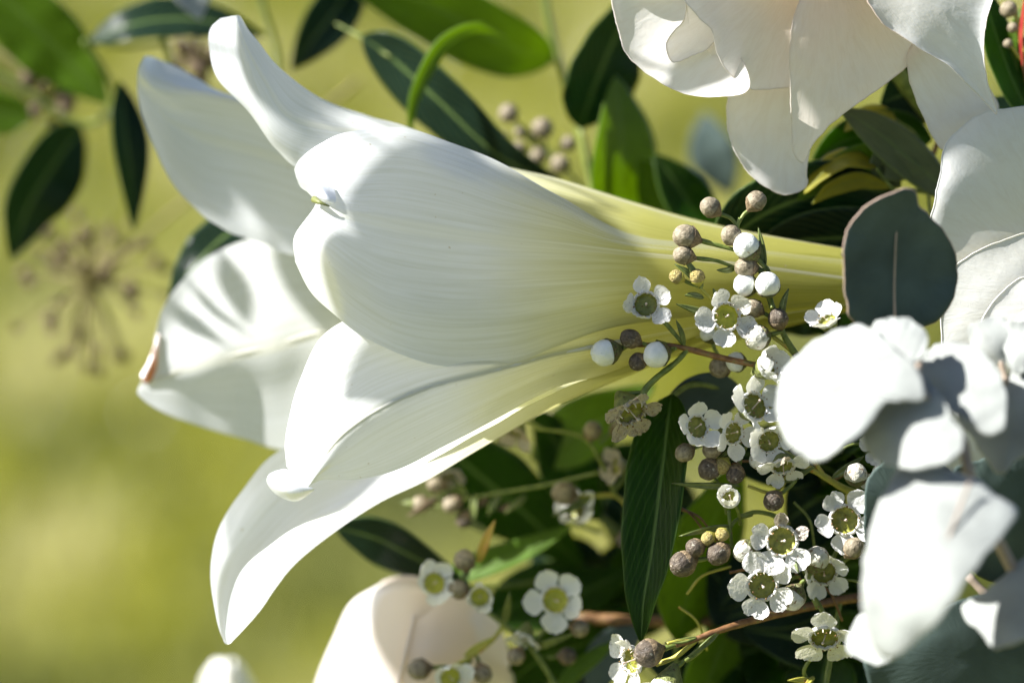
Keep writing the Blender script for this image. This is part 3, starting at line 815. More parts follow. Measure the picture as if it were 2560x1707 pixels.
def stamens():
    r = np.random.default_rng(4)
    v, f = [], []
    for i in range(10):
        a = 2 * math.pi * (i + .2) / 10 + r.uniform(-.1, .1)
        ca, sa = math.cos(a), math.sin(a)
        path = [(.44, .05), (.43, .13), (.40 + r.uniform(-.04, .03), .19)]
        for s, (rr, z) in enumerate(path):
            w = (.030, .022, .014)[s]
            for q in range(5):
                b = 2 * math.pi * q / 5
                v.append((rr * ca + w * math.cos(b) * ca - w * math.sin(b) * sa, rr * sa + w * math.cos(b) * sa + w * math.sin(b) * ca, z))
        o = i * 15
        for s in range(2):
            for q in range(5):
                f.append((o + s * 5 + q, o + s * 5 + (q + 1) % 5, o + s * 5 + 5 + (q + 1) % 5, o + s * 5 + 5 + q))
    return raw_mesh('stamen_ring', v, f, M['stamen'])
def anthers():
    r = np.random.default_rng(5)
    v, f = [], []
    for i in range(14):
        a = 2 * math.pi * (i + .2) / 10 + r.uniform(-.12, .12)
        if i >= 10: a = r.uniform(0, 6.28)
        R = .39 + r.uniform(-.05, .05) if i < 10 else r.uniform(.1, .47)
        c = np.array([R * math.cos(a), R * math.sin(a), .20 if i < 10 else (.07 if R > .4 else -.10)])
        s = r.uniform(.024, .042)
        o = len(v)
        for d in ((1, 0, 0), (0, 1, 0), (-1, 0, 0), (0, -1, 0), (0, 0, 1), (0, 0, -1)):
            v.append(tuple(c + np.array(d) * s * r.uniform(.7, 1.2)))
        f += [(o + q, o + (q + 1) % 4, o + 4) for q in range(4)] + [(o + (q + 1) % 4, o + q, o + 5) for q in range(4)]
    return raw_mesh('anther_ring', v, f, M['anther'])
STA, ANT = stamens(), anthers()
STYLE = lathe('style', [(.03, -.14), (.022, .05), (.018, .22), (.03, .27), (.045, .31), (.03, .345), (.002, .355)], M['style'], 8)

def bud_mesh(name, mat, seed):
    r = np.random.default_rng(seed)
    prof, n = [], 26
    v = []
    th = np.linspace(0.02, 2.15, 14)
    ph = r.uniform(0, 6.28, 3)
    for t in th:
        for j in range(n):
            a = 2 * math.pi * j / n
            R = 1 + .02 * math.sin(3 * a + ph[0]) * math.sin(t) + .016 * math.sin(5 * a + 3 * t + ph[1])
            R -= .035 * max(0, math.cos(5 * a + t * .9)) ** 6 * math.sin(t)
            v.append((R * math.sin(t) * math.cos(a), R * math.sin(t) * math.sin(a), R * math.cos(t)))
    f = grid_faces(len(th), n, True)
    f.append(tuple(range(n))[::-1])
    return raw_mesh(name, v, f, mat)
BUD = {k: [bud_mesh('bud', M['bud_' + k], s) for s in (1, 2, 3)] for k in ('white', 'pale', 'tan', 'dark', 'yellow')}
CALY = {k: lathe('calyx', [(.985, -.02 if lo else -.28), (1.025, -.1 if lo else -.36), (.97, -.42), (.80, -.72), (.52, -1.02), (.30, -1.25), (.2, -1.42), (.12, -1.5)], M[m], 24, .03, 10)
        for k, m, lo in (('white', 'calyx', 0), ('pale', 'calyx', 1), ('tan', 'calyx_tan', 0), ('dark', 'calyx_tan', 1), ('yellow', 'stem_lit', 0))}

def put(me, parent, mat4, name=None):
    o = bpy.data.objects.new(name or me.name.split('.')[0], me)
    col.objects.link(o)
    o.parent = parent
    o.matrix_local = mat4
    return o

class Sprig:
    def __init__(s, label, root, group='waxflower sprigs'):
        s.t = thing('waxflower_sprig', label, 'waxflower', P(*root), group)
        s.off = P(*root)
        s.stem = M['stem']
    def twig(s, pts, r=(6, 4), mat=None):
        tube('twig', pts, r, mat or s.stem, s.t)
    def needle(s, a, b, w=7, mat=None):
        m = ((a[0] + b[0]) / 2 + rng.uniform(-4, 4), (a[1] + b[1]) / 2 + rng.uniform(-4, 4), (a[2] + b[2]) / 2 + 4)
        leaf('needle_leaf', [a, m, b], w, mat or M['needle'], s.t, roll=rng.uniform(-30, 30), fold=.5, n=14, m=5, shape=.7, solid=.0004)
    def bud(s, x, y, r, kind, j, d=235, tilt=.35, mat=None):
        """bud centre, radius px, kind, junction (x, y[, d])"""
        jd = j[2] if len(j) > 2 else d - 14
        dv = Vector((x - j[0], -(y - j[1]), (d - jd) * .6))
        dv.normalize(); dv.z += tilt; dv.normalize()
        rot = frame(dv, rng.uniform(0, 6.28))
        sc = r * S * .95
        mt = Matrix.Translation(P(x, y, d) - s.off) @ rot @ Matrix.Diagonal((sc, sc * rng.uniform(.92, 1), sc * rng.uniform(.96, 1.08), 1))
        b = put(rng.choice(BUD[kind]), s.t, mt)
        put(CALY[kind], b, Matrix.Identity(4))
        ex, ey, ed = x - dv.x * r * 1.35, y + dv.y * r * 1.35, d - dv.z * r * 1.35
        mx, my = (ex + j[0]) / 2 + rng.uniform(-5, 5), (ey + j[1]) / 2 + rng.uniform(-5, 5)
        tube('pedicel', [(j[0], j[1], jd), (mx, my, (jd + ed) / 2), (ex, ey, ed)], (4.2, max(4.5, r * .2)), mat or s.stem, s.t)
    def flower(s, x, y, r, face, j=None, d=240, elev=10, pet='wax', disc='wax_disc', spin=0.0, skip=(), el=None, jitter=12, mat=None, sq=1.0):
        rot = frame(face, spin)
        r = r * .88
        sc = r * S
        mt = Matrix.Translation(P(x, y, d) - s.off) @ rot @ Matrix.Diagonal((sc, sc, sc, 1))
        fl = put(CUP, s.t, mt)
        put(DISC[disc], fl, Matrix.Identity(4))
        put(RIM[pet], fl, Matrix.Identity(4))
        st = put(STA, fl, Matrix.Identity(4)); st['kind'] = 'stuff'
        an = put(ANT, fl, Matrix.Rotation(rng.uniform(0, 6.28), 4, 'Z')); an['kind'] = 'stuff'
        put(STYLE, fl, Matrix.Rotation(rng.uniform(-.25, .25), 4, 'X') @ Matrix.Rotation(rng.uniform(-.25, .25), 4, 'Y'))
        for k in range(5):
            if k in skip: continue
            e = (el[k] if el else elev) + rng.uniform(-jitter, jitter)
            a = 2 * math.pi * k / 5 + rng.uniform(-.08, .08)
            q = rng.uniform(.92, 1.06) * sq
            m4 = Matrix.Rotation(a, 4, 'Z') @ Matrix.Translation((.41, 0, .02)) @ Matrix.Rotation(-math.radians(e), 4, 'Y') @ Matrix.Rotation(rng.uniform(-.15, .15), 4, 'X') @ Matrix.Diagonal((q, q, q, 1))
            old = pet == 'wax' and rng.random() < .16
            if old:
                m4 = m4 @ Matrix.Rotation(rng.uniform(-.5, .5), 4, 'X') @ Matrix.Diagonal((.75, .6, 1.4, 1))
            put(rng.choice(PET['wax_old' if old and rng.random() < .6 else pet]), fl, m4)
        if j:
            dv = Vector(face).normalized()
            ex, ey, ed = x - dv.x * r * .75, y + dv.y * r * .75, d - dv.z * r * .75
            jd = j[2] if len(j) > 2 else ed - 10
            tube('pedicel', [(j[0], j[1], jd), ((j[0] + ex) / 2 + 3, (j[1] + ey) / 2, (jd + ed) / 2 - 4), (ex, ey, ed)], (4.5, r * .10), mat or s.stem, s.t)

# --- upper sprig over the lily throat
u = Sprig('waxflower sprig of round buds and open flowers crossing the lily throat', (2040, 930, 200))
u.twig([(2060,960,190),(1985,880,205),(1950,815,212),(1925,750,216),(1908,690,218),(1882,655,220),(1852,615,222),(1842,575,222),(1850,545,222)], (9, 5))
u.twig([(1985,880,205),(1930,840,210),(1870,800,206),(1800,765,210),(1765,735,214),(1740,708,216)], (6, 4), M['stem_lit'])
for b in [(1775,518,26,'tan',(1842,562)), (1891,502,26,'tan',(1848,556)), (1714,591,32,'tan',(1848,628)), (1708,638,26,'tan',(1835,668)),
          (1827,587,27,'tan',(1846,606)), (1864,668,28,'tan',(1912,675)), (1882,770,26,'tan',(1950,800)), (1945,796,26,'dark',(1958,842)),
          (1743,692,20,'yellow',(1752,722)), (1691,692,19,'yellow',(1745,716))]:
    u.bud(*b)
u.bud(1867,616,34,'white',(1912,668), d=252); u.bud(1863,712,30,'white',(1915,722), d=232); u.bud(1919,711,33,'white',(1930,770), d=256, tilt=.9)
u.bud(1893,844,33,'pale',(1955,830), d=250, tilt=.7)
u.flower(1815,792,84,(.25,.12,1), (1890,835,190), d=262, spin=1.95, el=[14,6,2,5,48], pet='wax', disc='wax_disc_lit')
u.needle((1912,672,222),(1896,568,232),8); u.needle((1928,690,222),(1900,655,240),5); u.needle((1840,668,214),(1792,676,232),7)
u.needle((1758,716,222),(1704,634,240),8); u.needle((1750,712,222),(1687,660,238),8); u.needle((1800,800,212),(1690,760,246),9)
u.needle((1760,745,216),(1712,738,236),7); u.needle((1950,790,222),(1972,722,236),8); u.needle((1950,800,222),(1958,745,240),7); u.needle((1800,750,214),(1783,722,240),6)

v = Sprig('waxflower twig with white and brown buds hanging beneath the lily throat', (1990, 925, 180))
v.twig([(1990,930,175),(1890,912,188),(1800,893,196),(1720,872,204),(1670,863,208),(1600,862,212),(1560,866,216)], (9, 5), M['stem_brown'])
v.twig([(1720,872,204),(1690,905,206),(1640,945,210),(1612,975,214),(1608,1000,218)], (6, 10))
v.bud(1575,846,25,'dark',(1620,865), d=232); v.bud(1512,881,35,'white',(1580,864), d=236, tilt=.25); v.bud(1594,905,23,'dark',(1640,870), d=226)
v.bud(1641,887,34,'white',(1690,872), d=244, tilt=.6)
v.bud(1800,918,28,'tan',(1850,905), d=120)
v.flower(1615,762,78,(-.18,.08,1), (1712,866,204), d=262, spin=.62, el=[8,10,70,60,22], pet='wax')
v.needle((1712,866,206),(1690,800,222),6)
v.flower(1578,1030,98,(.42,-.62,.52), (1612,980,214), d=226, elev=8, pet='wax_old', spin=.3, sq=.85)
v.flower(2068,802,62,(-.4,.7,.5), (2010,925,180), d=262, elev=35, pet='wax_clean')
v.flower(1918,918,72,(.65,.35,.62), (1985,930,176), d=262, elev=58, pet='wax_clean', jitter=6)
v.bud(1840,905,26,'white',(1880,910), d=150); v.bud(1770,835,22,'white',(1800,893), d=130); v.needle((1670,863,208),(1640,850,226),6)

# --- middle cluster beside the big eucalyptus leaf
w = Sprig('dense waxflower cluster of clean white flowers tucked under the pale eucalyptus leaf', (2200, 1240, 120))
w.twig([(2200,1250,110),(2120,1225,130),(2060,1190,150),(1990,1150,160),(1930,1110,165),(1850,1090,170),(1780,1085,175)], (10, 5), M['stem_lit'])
w.flower(1742,1068,74,(.42,.18,.85), (1820,1090,170), d=232, elev=28, pet='wax_clean', spin=.3)
w.flower(1832,1082,72,(.55,-.1,.8), (1880,1095,168), d=216, elev=22, pet='wax_clean', spin=.9)
w.flower(1886,1016,90,(.45,.35,.8), (1930,1100,166), d=246, elev=30, pet='wax_clean', spin=.2)
w.flower(1922,1102,74,(.2,-.3,.95), (1960,1130,160), d=232, elev=25, pet='wax_clean', spin=1.3)
w.flower(1958,1165,70,(.1,-.75,.6), (1990,1150,160), d=226, elev=12, pet='wax', spin=.5)
for b in [(1711,1132,24,'tan',(1790,1092)), (1780,1124,25,'tan',(1810,1092)), (1772,1173,28,'dark',(1850,1105)), (1805,1165,21,'yellow',(1850,1105)),
          (1838,1186,25,'dark',(1870,1110)), (1897,1150,25,'pale',(1930,1115)), (1933,1252,27,'dark',(1990,1200)), (2140,1186,30,'pale',(2150,1240))]:
    w.bud(*b, d=200, tilt=.6)
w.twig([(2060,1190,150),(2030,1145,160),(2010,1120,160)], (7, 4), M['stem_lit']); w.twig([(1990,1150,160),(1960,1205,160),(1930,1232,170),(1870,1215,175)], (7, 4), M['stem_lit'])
w.flower(2205,1120,62,(-.3,-.1,.9), (2180,1200,130), d=190, elev=20, pet='wax', spin=.4); w.flower(2200,1205,58,(-.1,-.5,.9), (2180,1230,130), d=180, elev=10, pet='wax', spin=.4)
w.needle((1960,1205,165),(2040,1165,200),8); w.needle((2080,1195,150),(2160,1140,170),9)

# --- lower cluster
x = Sprig('waxflower cluster of speckled open flowers hanging beside the dark pointed leaf', (2200, 1380, 60))
x.twig([(2220,1360,60),(2130,1385,90),(2060,1440,120),(2020,1440,130),(1960,1310,140),(1900,1280,150),(1850,1290,160)], (9, 5), M['stem'])
x.twig([(1880,1285,150),(1840,1300,170),(1820,1330,180),(1800,1360,186)], (5, 4)); x.twig([(1822,1275,180),(1826,1330,180),(1830,1370,180)], (5, 4))
x.flower(1955,1352,92,(-.08,.02,1), (1990,1420,130), d=262, spin=1.72, el=[4,10,2,8,12], pet='wax')
x.flower(2112,1300,90,(-.12,.1,1), (2080,1400,120), d=222, spin=1.0, elev=12, pet='wax_clean')
x.flower(1905,1462,92,(.12,-.12,1), (2000,1440,130), d=258, spin=.62, el=[30,8,2,6,20], pet='wax')
x.flower(2062,1592,92,(-.05,-.62,.75), (2035,1490,140), d=240, spin=.35, elev=2, pet='wax')
x.twig([(2020,1440,130),(2030,1480,136),(2045,1520,150)], (7, 6))
x.flower(2060,1430,80,(.1,-.3,.9), (2020,1440,120), d=150, elev=20, pet='wax_clean', spin=.5)
x.flower(1826,1246,58,(-.35,.45,.8), (1850,1310,150), d=246, elev=82, pet='wax_clean', jitter=4, sq=.9)
for b in [(1770,1346,18,'yellow',(1810,1320)), (1805,1336,18,'yellow',(1818,1320)), (1737,1369,24,'dark',(1800,1360)), (1706,1410,33,'dark',(1790,1385)),
          (1795,1384,30,'dark',(1825,1365)), (1861,1377,30,'pale',(1900,1350)), (2042,1397,32,'pale',(2022,1446)), (1981,1494,33,'pale',(2012,1450)), (2134,1369,27,'tan',(2120,1390))]:
    x.bud(*b, d=232, tilt=.5)
x.needle((1830,1315,178),(1698,1340,214),8); x.needle((1850,1215,170),(1680,1208,214),8); x.needle((1960,1345,200),(1996,1430,290),8); x.needle((1990,1440,140),(1930,1470,160),7)

# --- bottom sprig
y = Sprig('sparse waxflower twig rising from shade with a dark bud and drooping flowers', (2260, 1480, -20))
y.twig([(2260,1478,-40),(2100,1500,20),(1960,1530,120),(1860,1556,190),(1790,1578,215),(1730,1600,225),(1690,1612,230)], (12, 6), M['stem_brown'])
y.twig([(1790,1578,215),(1745,1630,215),(1712,1650,215)], (6, 7)); y.twig([(1738,1598,225),(1700,1600,236),(1668,1608,246)], (5, 4), M['stem_lit'])
y.bud(1619,1632,36,'dark',(1720,1604,222), d=246, tilt=.3)
y.flower(1580,1650,88,(-.75,-.1,.5), (1640,1660,190), d=200, elev=8, pet='wax', spin=.4); y.twig([(1740,1600,222),(1690,1640,205),(1640,1660,190)], (6, 6), M['stem_lit'])
y.flower(1668,1718,92,(-.35,-.85,.35), (1712,1648,215), d=238, elev=10, pet='wax', spin=.2)
y.needle((1745,1592,225),(1662,1606,244),6); y.needle((1800,1575,215),(1720,1640,228),7)
y.twig([(2040,1720,120),(2010,1680,150),(2030,1640,160)], (5, 4)); y.needle((2030,1700,140),(1970,1700,180),7, M['stem_lit']); y.needle((2035,1690,140),(2005,1730,180),6, M['stem_lit'])
y.twig([(2100,1500,20),(2080,1620,80),(2060,1740,110)], (6, 6))

# --- blurred cluster in front of the cream rose
z = Sprig('soft focus waxflower cluster with yellow centres in front of the cream rose bud', (1420, 1760, -200))
z.twig([(1420,1760,-200),(1330,1620,-180),(1260,1560,-160),(1200,1510,-150),(1160,1440,-150),(1190,1410,-150)], (8, 5), M['stem'])
z.twig([(1260,1560,-160),(1230,1600,-150),(1180,1640,-140),(1140,1660,-140)], (6, 5), M['stem_lit']); z.twig([(1330,1620,-180),(1370,1560,-170),(1390,1520,-170)], (6, 5))
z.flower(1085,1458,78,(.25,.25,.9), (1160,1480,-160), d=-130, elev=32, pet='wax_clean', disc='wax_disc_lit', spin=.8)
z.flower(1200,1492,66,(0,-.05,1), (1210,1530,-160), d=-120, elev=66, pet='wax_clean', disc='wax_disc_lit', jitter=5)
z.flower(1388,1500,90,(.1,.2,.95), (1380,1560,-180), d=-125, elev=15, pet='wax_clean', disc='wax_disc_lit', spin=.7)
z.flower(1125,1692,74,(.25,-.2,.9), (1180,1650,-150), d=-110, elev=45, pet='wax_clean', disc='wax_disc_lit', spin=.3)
z.flower(1310,1590,56,(-.3,-.9,.3), (1330,1600,-180), d=-150, elev=25, pet='wax', spin=.3)
z.bud(1420,1640,24,'dark',(1370,1640,-190), d=-190)
for b in [(1161,1399,29,'tan',(1172,1440)), (1145,1473,26,'tan',(1190,1500)), (1046,1672,30,'tan',(1120,1665)), (1206,1685,27,'tan',(1190,1640)), (1290,1640,24,'tan',(1310,1610)), (1450,1570,24,'tan',(1400,1560))]:
    z.bud(*b, d=-130)
z.needle((1195,1408,-150),(1238,1300,-110),12, M['red_tip']); z.needle((1260,1560,-160),(1275,1480,-110),9); z.needle((1330,1620,-180),(1440,1580,-120),9); z.needle((1160,1640,-140),(1240,1590,-120),9, M['stem_lit'])

q = Sprig('faint waxflower sprig behind the lower lily petals among green leaves', (1560, 1250, -250))
q.twig([(1580,1280,-260),(1540,1240,-240),(1480,1240,-230),(1430,1240,-220)], (6, 5), M['stem_lit']); q.twig([(1540,1240,-240),(1500,1150,-220),(1450,1090,-210),(1330,1070,-220)], (6, 4))
q.bud(1409,1232,33,'tan',(1460,1245), d=-210); q.bud(1482,1076,26,'tan',(1470,1110), d=-200); q.bud(1545,1068,22,'tan',(1500,1110), d=-210)
q.flower(1542,1165,60,(-.8,.1,.5), (1540,1220,-230), d=-200, elev=25, pet='wax_old', spin=.2); q.flower(1290,1082,66,(-.3,-.8,.4), (1360,1075,-220), d=-230, elev=15, pet='wax_old', spin=.2)
q.flower(1440,1278,70,(-.3,.4,.8), (1480,1250,-240), d=-240, elev=30, pet='wax_clean', spin=.9); q.bud(1560,1350,22,'dark',(1560,1280,-260), d=-260)
q.bud(1050,1260,24,'tan',(1150,1240), d=-330); q.bud(1130,1260,26,'tan',(1170,1240), d=-320); q.bud(1090,1210,24,'tan',(1160,1235), d=-320); q.bud(1160,1300,22,'dark',(1190,1242), d=-330)
q.twig([(1500,1180,-230),(1350,1215,-290),(1200,1240,-320),(1080,1270,-335)], (5, 4)); q.flower(1120,1190,52,(.3,-.6,.5), (1170,1240,-330), d=-340, elev=35, pet='wax_old', spin=.9)
for i_ in range(9):
    xx = 1000 + i_ * 32; q.needle((xx + 60, 1250 + rng.uniform(-20, 20), -325), (xx + rng.uniform(-20, 60), 1200 + rng.uniform(0, 130), -330 + rng.uniform(-30, 30)), 8, M['dry'] if i_ % 2 else None)
q.needle((1150,1300,-330),(1230,1330,-330),9); q.needle((1480,1240,-230),(1380,1290,-210),10)

for i_ in range(16):
    ax, ay = rng.uniform(1650, 2080), rng.uniform(1060, 1560); dd = rng.uniform(60, 150); an = rng.uniform(-.9, .9)
    (x if ay > 1250 else w).twig([(ax, ay, dd), (ax + 60 * math.cos(an), ay + 60 * math.sin(an), dd + 10), (ax + 130 * math.cos(an + .3), ay + 130 * math.sin(an + .3), dd - 10)], (3.5, 3), M[rng.choice(['stem', 'stem_lit', 'stem_brown'])])
# ------------------------------------------------------------------ leafy branches
def branch(label, root, leaves, stems, name='leafy_branch', cat='foliage', group='green foliage branches'):
    far = lambda p: (p[0], p[1], p[2] if p[2] > -300 else -300 + (p[2] + 300) * 1.7)
    t = thing(name, label, cat, P(*far(root)), group)
    for i, (mid, hw, kw) in enumerate(leaves):
        kw = dict(kw); m = M[kw.pop('mat', 'leaf')]
        leaf('leaf', [far(p) for p in mid], hw, m, t, seed=i + 3, wave=kw.pop('wave', .05), **kw)
    for s in stems:
        tube('stem', [far(p) for p in s[0]], s[1], M[s[2] if len(s) > 2 else 'stem'], t)
    return t

branch('glossy leafy branch with a broad leaf and two hanging blue green leaves', (-80, 200, -760), [
  ([(-90,-110,-640),(60,40,-660),(170,150,-680),(274,262,-690)], 92, dict(roll=-28, mat='leaf_light', fold=.12)),
  ([(-160,200,-700),(-60,262,-700),(40,290,-700),(74,306,-700)], 56, dict(roll=-20, mat='leaf_light')),
  ([(205,322,-720),(150,390,-690),(85,490,-680),(50,570,-690),(24,648,-700)], 78, dict(roll=35, mat='leaf_blue', shape=.75, fold=.2)),
  ([(300,205,-560),(312,320,-540),(325,430,-540),(335,580,-550)], 46, dict(roll=38, mat='leaf_blue', fold=.25))],
  [([(-120,130,-720),(40,210,-730),(200,310,-735),(290,265,-720),(262,180,-650),(210,100,-620)], (9, 8)), ([(250,295,-728),(285,250,-650),(302,208,-565)], (6, 5)), ([(-160,190,-715),(-60,170,-720)], (6, 6))])
branch('leafy branch with a long dark leaf pointing at the upward curling petal', (370, -120, -600), [
  ([(222,104,-590),(330,62,-560),(450,48,-560),(560,62,-570),(664,92,-590)], 52, dict(roll=42, mat='leaf_blue', fold=.12)),
  ([(905,-70,-620),(850,10,-600),(790,90,-600),(728,176,-610)], 62, dict(roll=12, mat='leaf_blue', fold=.2))],
  [([(360,-120,-600),(385,0,-600),(405,80,-600),(432,168,-600)], (10, 9)), ([(232,100,-592),(300,120,-600),(410,110,-602)], (5, 6)), ([(630,-80,-620),(665,40,-630),(692,140,-640),(700,330,-640)], (9, 8)), ([(900,-60,-622),(780,-90,-625),(640,-60,-622)], (6, 7))])
branch('pale eucalyptus leaf tip hanging above the upward curling petal', (480, -160, -500), [
  ([(470,-150,-500),(472,-80,-490),(480,-20,-480),(500,52,-480)], 62, dict(roll=20, mat='euc', shape=.95))], [([(470,-150,-500),(440,-240,-510)], (6, 7))], 'eucalyptus_sprig', 'eucalyptus', None)
branch('leafy branch with a wide translucent leaf and one thin sunlit curling leaf', (1350, -150, -520), [
  ([(1386,152,-560),(1260,110,-530),(1090,20,-510),(930,-50,-500),(800,-120,-500)], 86, dict(roll=(30, 48), mat='leaf_light', fold=.10, shape=.72)),
  ([(1026,345,-360),(1032,260,-345),(1062,180,-330),(1110,105,-325),(1180,68,-330),(1225,75,-345),(1268,96,-360)], 19, dict(roll=(-10, -60), mat='leaf_light', fold=.3)),
  ([(905,92,-430),(985,150,-410),(1100,255,-380),(1250,390,-370),(1460,492,-380)], 70, dict(roll=-35, mat='leaf_blue', fold=.1, shape=.8))],
  [([(1345,-120,-560),(1375,60,-562),(1400,160,-562),(1440,300,-555),(1478,450,-540),(1500,600,-500)], (12, 10)), ([(1026,330,-362),(1040,420,-380),(1200,520,-420),(1470,560,-510)], (6, 6)), ([(980,145,-412),(900,92,-440),(840,60,-460)], (7, 3))])
branch('upright leafy branch with one dark and one bright green leaf behind the throat', (1500, 620, -420), [
  ([(1452,322,-440),(1480,230,-430),(1530,110,-430),(1620,-70,-440)], 88, dict(roll=-45, mat='leaf_blue', fold=.15)),
  ([(1546,600,-430),(1552,470,-420),(1552,330,-415),(1540,190,-420)], 84, dict(roll=-48, mat='leaf_light', fold=.08, shape=.95)),
  ([(1780,640,-420),(1740,540,-400),(1690,460,-390),(1635,385,-395)], 62, dict(roll=-30, mat='leaf', fold=.15)),
  ([(1700,620,-440),(1660,520,-430),(1630,440,-430),(1600,400,-430)], 44, dict(roll=40, mat='leaf_light', fold=.15))],
  [([(1500,640,-420),(1480,480,-440),(1452,322,-442)], (9, 7)), ([(1540,620,-430),(1700,640,-430),(1900,720,-440)], (8, 8)), ([(1505,640,-425),(1546,610,-430)], (7, 7))])
branch('pair of dark blue green leaves between the lily throat and the blush rose', (2300, 760, -150), [
  ([(1790,640,-120),(1870,560,-90),(1990,500,-80),(2120,470,-90),(2260,490,-110)], 92, dict(roll=-30, mat='leaf_blue', fold=.08)),
  ([(2240,560,-140),(2140,590,-120),(2000,600,-110),(1880,620,-120)], 80, dict(roll=30, mat='leaf_blue', fold=.1)),
  ([(2390,500,-120),(2300,420,-60),(2190,330,-40),(2095,268,-40)], 52, dict(roll=-30, mat='olive', fold=.12)),
  ([(2280,440,-90),(2180,400,-80),(2080,440,-70),(1990,500,-70)], 46, dict(roll=20, mat='leaf_light', fold=.15)),
  ([(2250,470,-80),(2210,410,-60),(2250,420,-40),(2320,440,-30)], 40, dict(roll=-10, mat='olive')),
  ([(2330,350,-160),(2240,330,-150),(2120,350,-140),(2030,400,-150)], 60, dict(roll=15, mat='leaf', fold=.2)),
  ([(2440,180,-160),(2300,220,-170),(2200,260,-160)], 90, dict(roll=20, mat='leaf_blue'))],
  [([(2420,760,-150),(2390,500,-130),(2330,400,-130),(2440,180,-165)], (8, 6), 'stem_brown'), ([(2240,560,-140),(2280,480,-130),(2380,500,-130)], (6, 6)), ([(1790,640,-120),(2000,640,-130),(2240,590,-142)], (6, 6))])
branch('dark strap leaf and reddish shoot at the outer edge of the blush rose', (2620, 520, -80), [
  ([(2600,340,-60),(2530,200,-50),(2480,60,-50),(2450,-60,-60)], 44, dict(roll=-35, mat='leaf', fold=.15)),
  ([(2700,260,-200),(2620,200,-190),(2540,140,-190),(2480,120,-190)], 70, dict(roll=15, mat='leaf_blue')),
  ([(2545,230,-70),(2530,140,-60),(2540,60,-50),(2560,10,-50)], 14, dict(roll=20, mat='leaf_light')),
  ([(2620,300,-160),(2540,300,-150),(2460,250,-150)], 70, dict(roll=-20, mat='leaf_blue'))],
  [([(2620,520,-80),(2590,330,-70),(2556,150,-60),(2530,60,-55)], (7, 5), 'stem_brown'), ([(2620,500,-100),(2660,300,-170),(2700,260,-200)], (6, 6)), ([(2620,300,-160),(2660,330,-150)], (5, 5))])
branch('dark leaf showing between two lily petals', (640, 660, -420), [
  ([(650,545,-420),(570,585,-410),(490,660,-400),(420,760,-400)], 58, dict(roll=-25, mat='leaf_blue', fold=.1))], [([(650,545,-420),(760,520,-430),(900,560,-440)], (7, 7))])
branch('broad green leaves below the lily behind soft focus waxflowers', (1640, 1420, -480), [
  ([(1110,1110,-430),(1200,1190,-420),(1310,1280,-420),(1460,1420,-440)], 104, dict(roll=-30, mat='leaf', fold=.08)),
  ([(838,1316,-330),(940,1345,-320),(1040,1395,-330),(1180,1470,-350)], 56, dict(roll=-40, mat='leaf_blue', fold=.12)),
  ([(1080,1460,-360),(1190,1420,-340),(1320,1370,-330),(1440,1310,-330)], 34, dict(roll=20, mat='leaf_light', fold=.3)),
  ([(1330,1140,-420),(1420,1100,-400),(1520,1040,-390),(1640,960,-390)], 80, dict(roll=25, mat='leaf_light', fold=.15)),
  ([(1500,1300,-420),(1430,1200,-400),(1390,1110,-400),(1330,1010,-400)], 70, dict(roll=-20, mat='leaf', fold=.15)),
  ([(1200,1560,-420),(1320,1500,-420),(1450,1480,-420),(1580,1420,-430)], 84, dict(roll=20, mat='leaf', fold=.1)),
  ([(1260,1720,-360),(1360,1640,-340),(1480,1600,-330),(1560,1540,-340)], 60, dict(roll=-30, mat='leaf', fold=.15)),
  ([(1480,1740,-300),(1510,1660,-290),(1560,1600,-290),(1600,1560,-300)], 50, dict(roll=40, mat='euc_dark', fold=.15)),
  ([(1390,1760,-250),(1430,1690,-240),(1490,1640,-235),(1540,1600,-240)], 22, dict(roll=30, mat='leaf_light', fold=.3))],
  [([(1640,1440,-480),(1500,1425,-470),(1460,1420,-445)], (8, 7)), ([(1180,1470,-350),(1300,1460,-400),(1460,1430,-440)], (6, 7)), ([(1200,1560,-420),(1300,1640,-420),(1420,1740,-400)], (7, 7)),
   ([(1500,1300,-420),(1560,1360,-450),(1640,1430,-480)], (7, 7)), ([(1330,1140,-420),(1430,1220,-430),(1560,1340,-450)], (6, 6)), ([(1080,1460,-360),(1130,1510,-400),(1200,1560,-420)], (6, 6)), ([(1260,1720,-360),(1330,1740,-380),(1480,1760,-310)], (7, 7)), ([(1440,1310,-330),(1500,1330,-400)], (6, 6)),
   ([(1440,1545,-330),(1560,1550,-310),(1760,1552,-300),(2000,1540,-280)], (16, 15), 'stem_brown')])
branch('pointed dark green leaf standing tip down beside the speckled waxflowers', (1700, 980, 60), [
  ([(1680,985,60),(1668,1080,90),(1652,1210,130),(1630,1380,150),(1610,1500,150),(1603,1610,140)], 74, dict(roll=-32, mat='leaf', fold=.35, shape=.72)),
  ([(1860,985,-40),(1790,990,-20),(1720,1000,0),(1640,1050,20)], 62, dict(roll=25, mat='euc_dark', fold=.1))],
  [([(1680,990,60),(1740,960,20),(1850,985,-45),(2050,1060,-80)], (7, 9))])
branch('bright translucent green leaf glowing behind the dark pointed leaf', (1760, 1640, -60), [
  ([(1690,1600,-240),(1720,1480,-230),(1770,1330,-230),(1850,1150,-240)], 106, dict(roll=-55, mat='leaf_light', fold=.1, shape=.95)),
  ([(1740,1800,-250),(1770,1700,-240),(1800,1620,-240),(1830,1560,-250)], 70, dict(roll=-52, mat='leaf_light', fold=.1))],
  [([(1690,1600,-240),(1700,1700,-250),(1740,1800,-250)], (7, 8)), ([(1850,1150,-240),(1900,1080,-260),(2000,1000,-280)], (2, 4))])
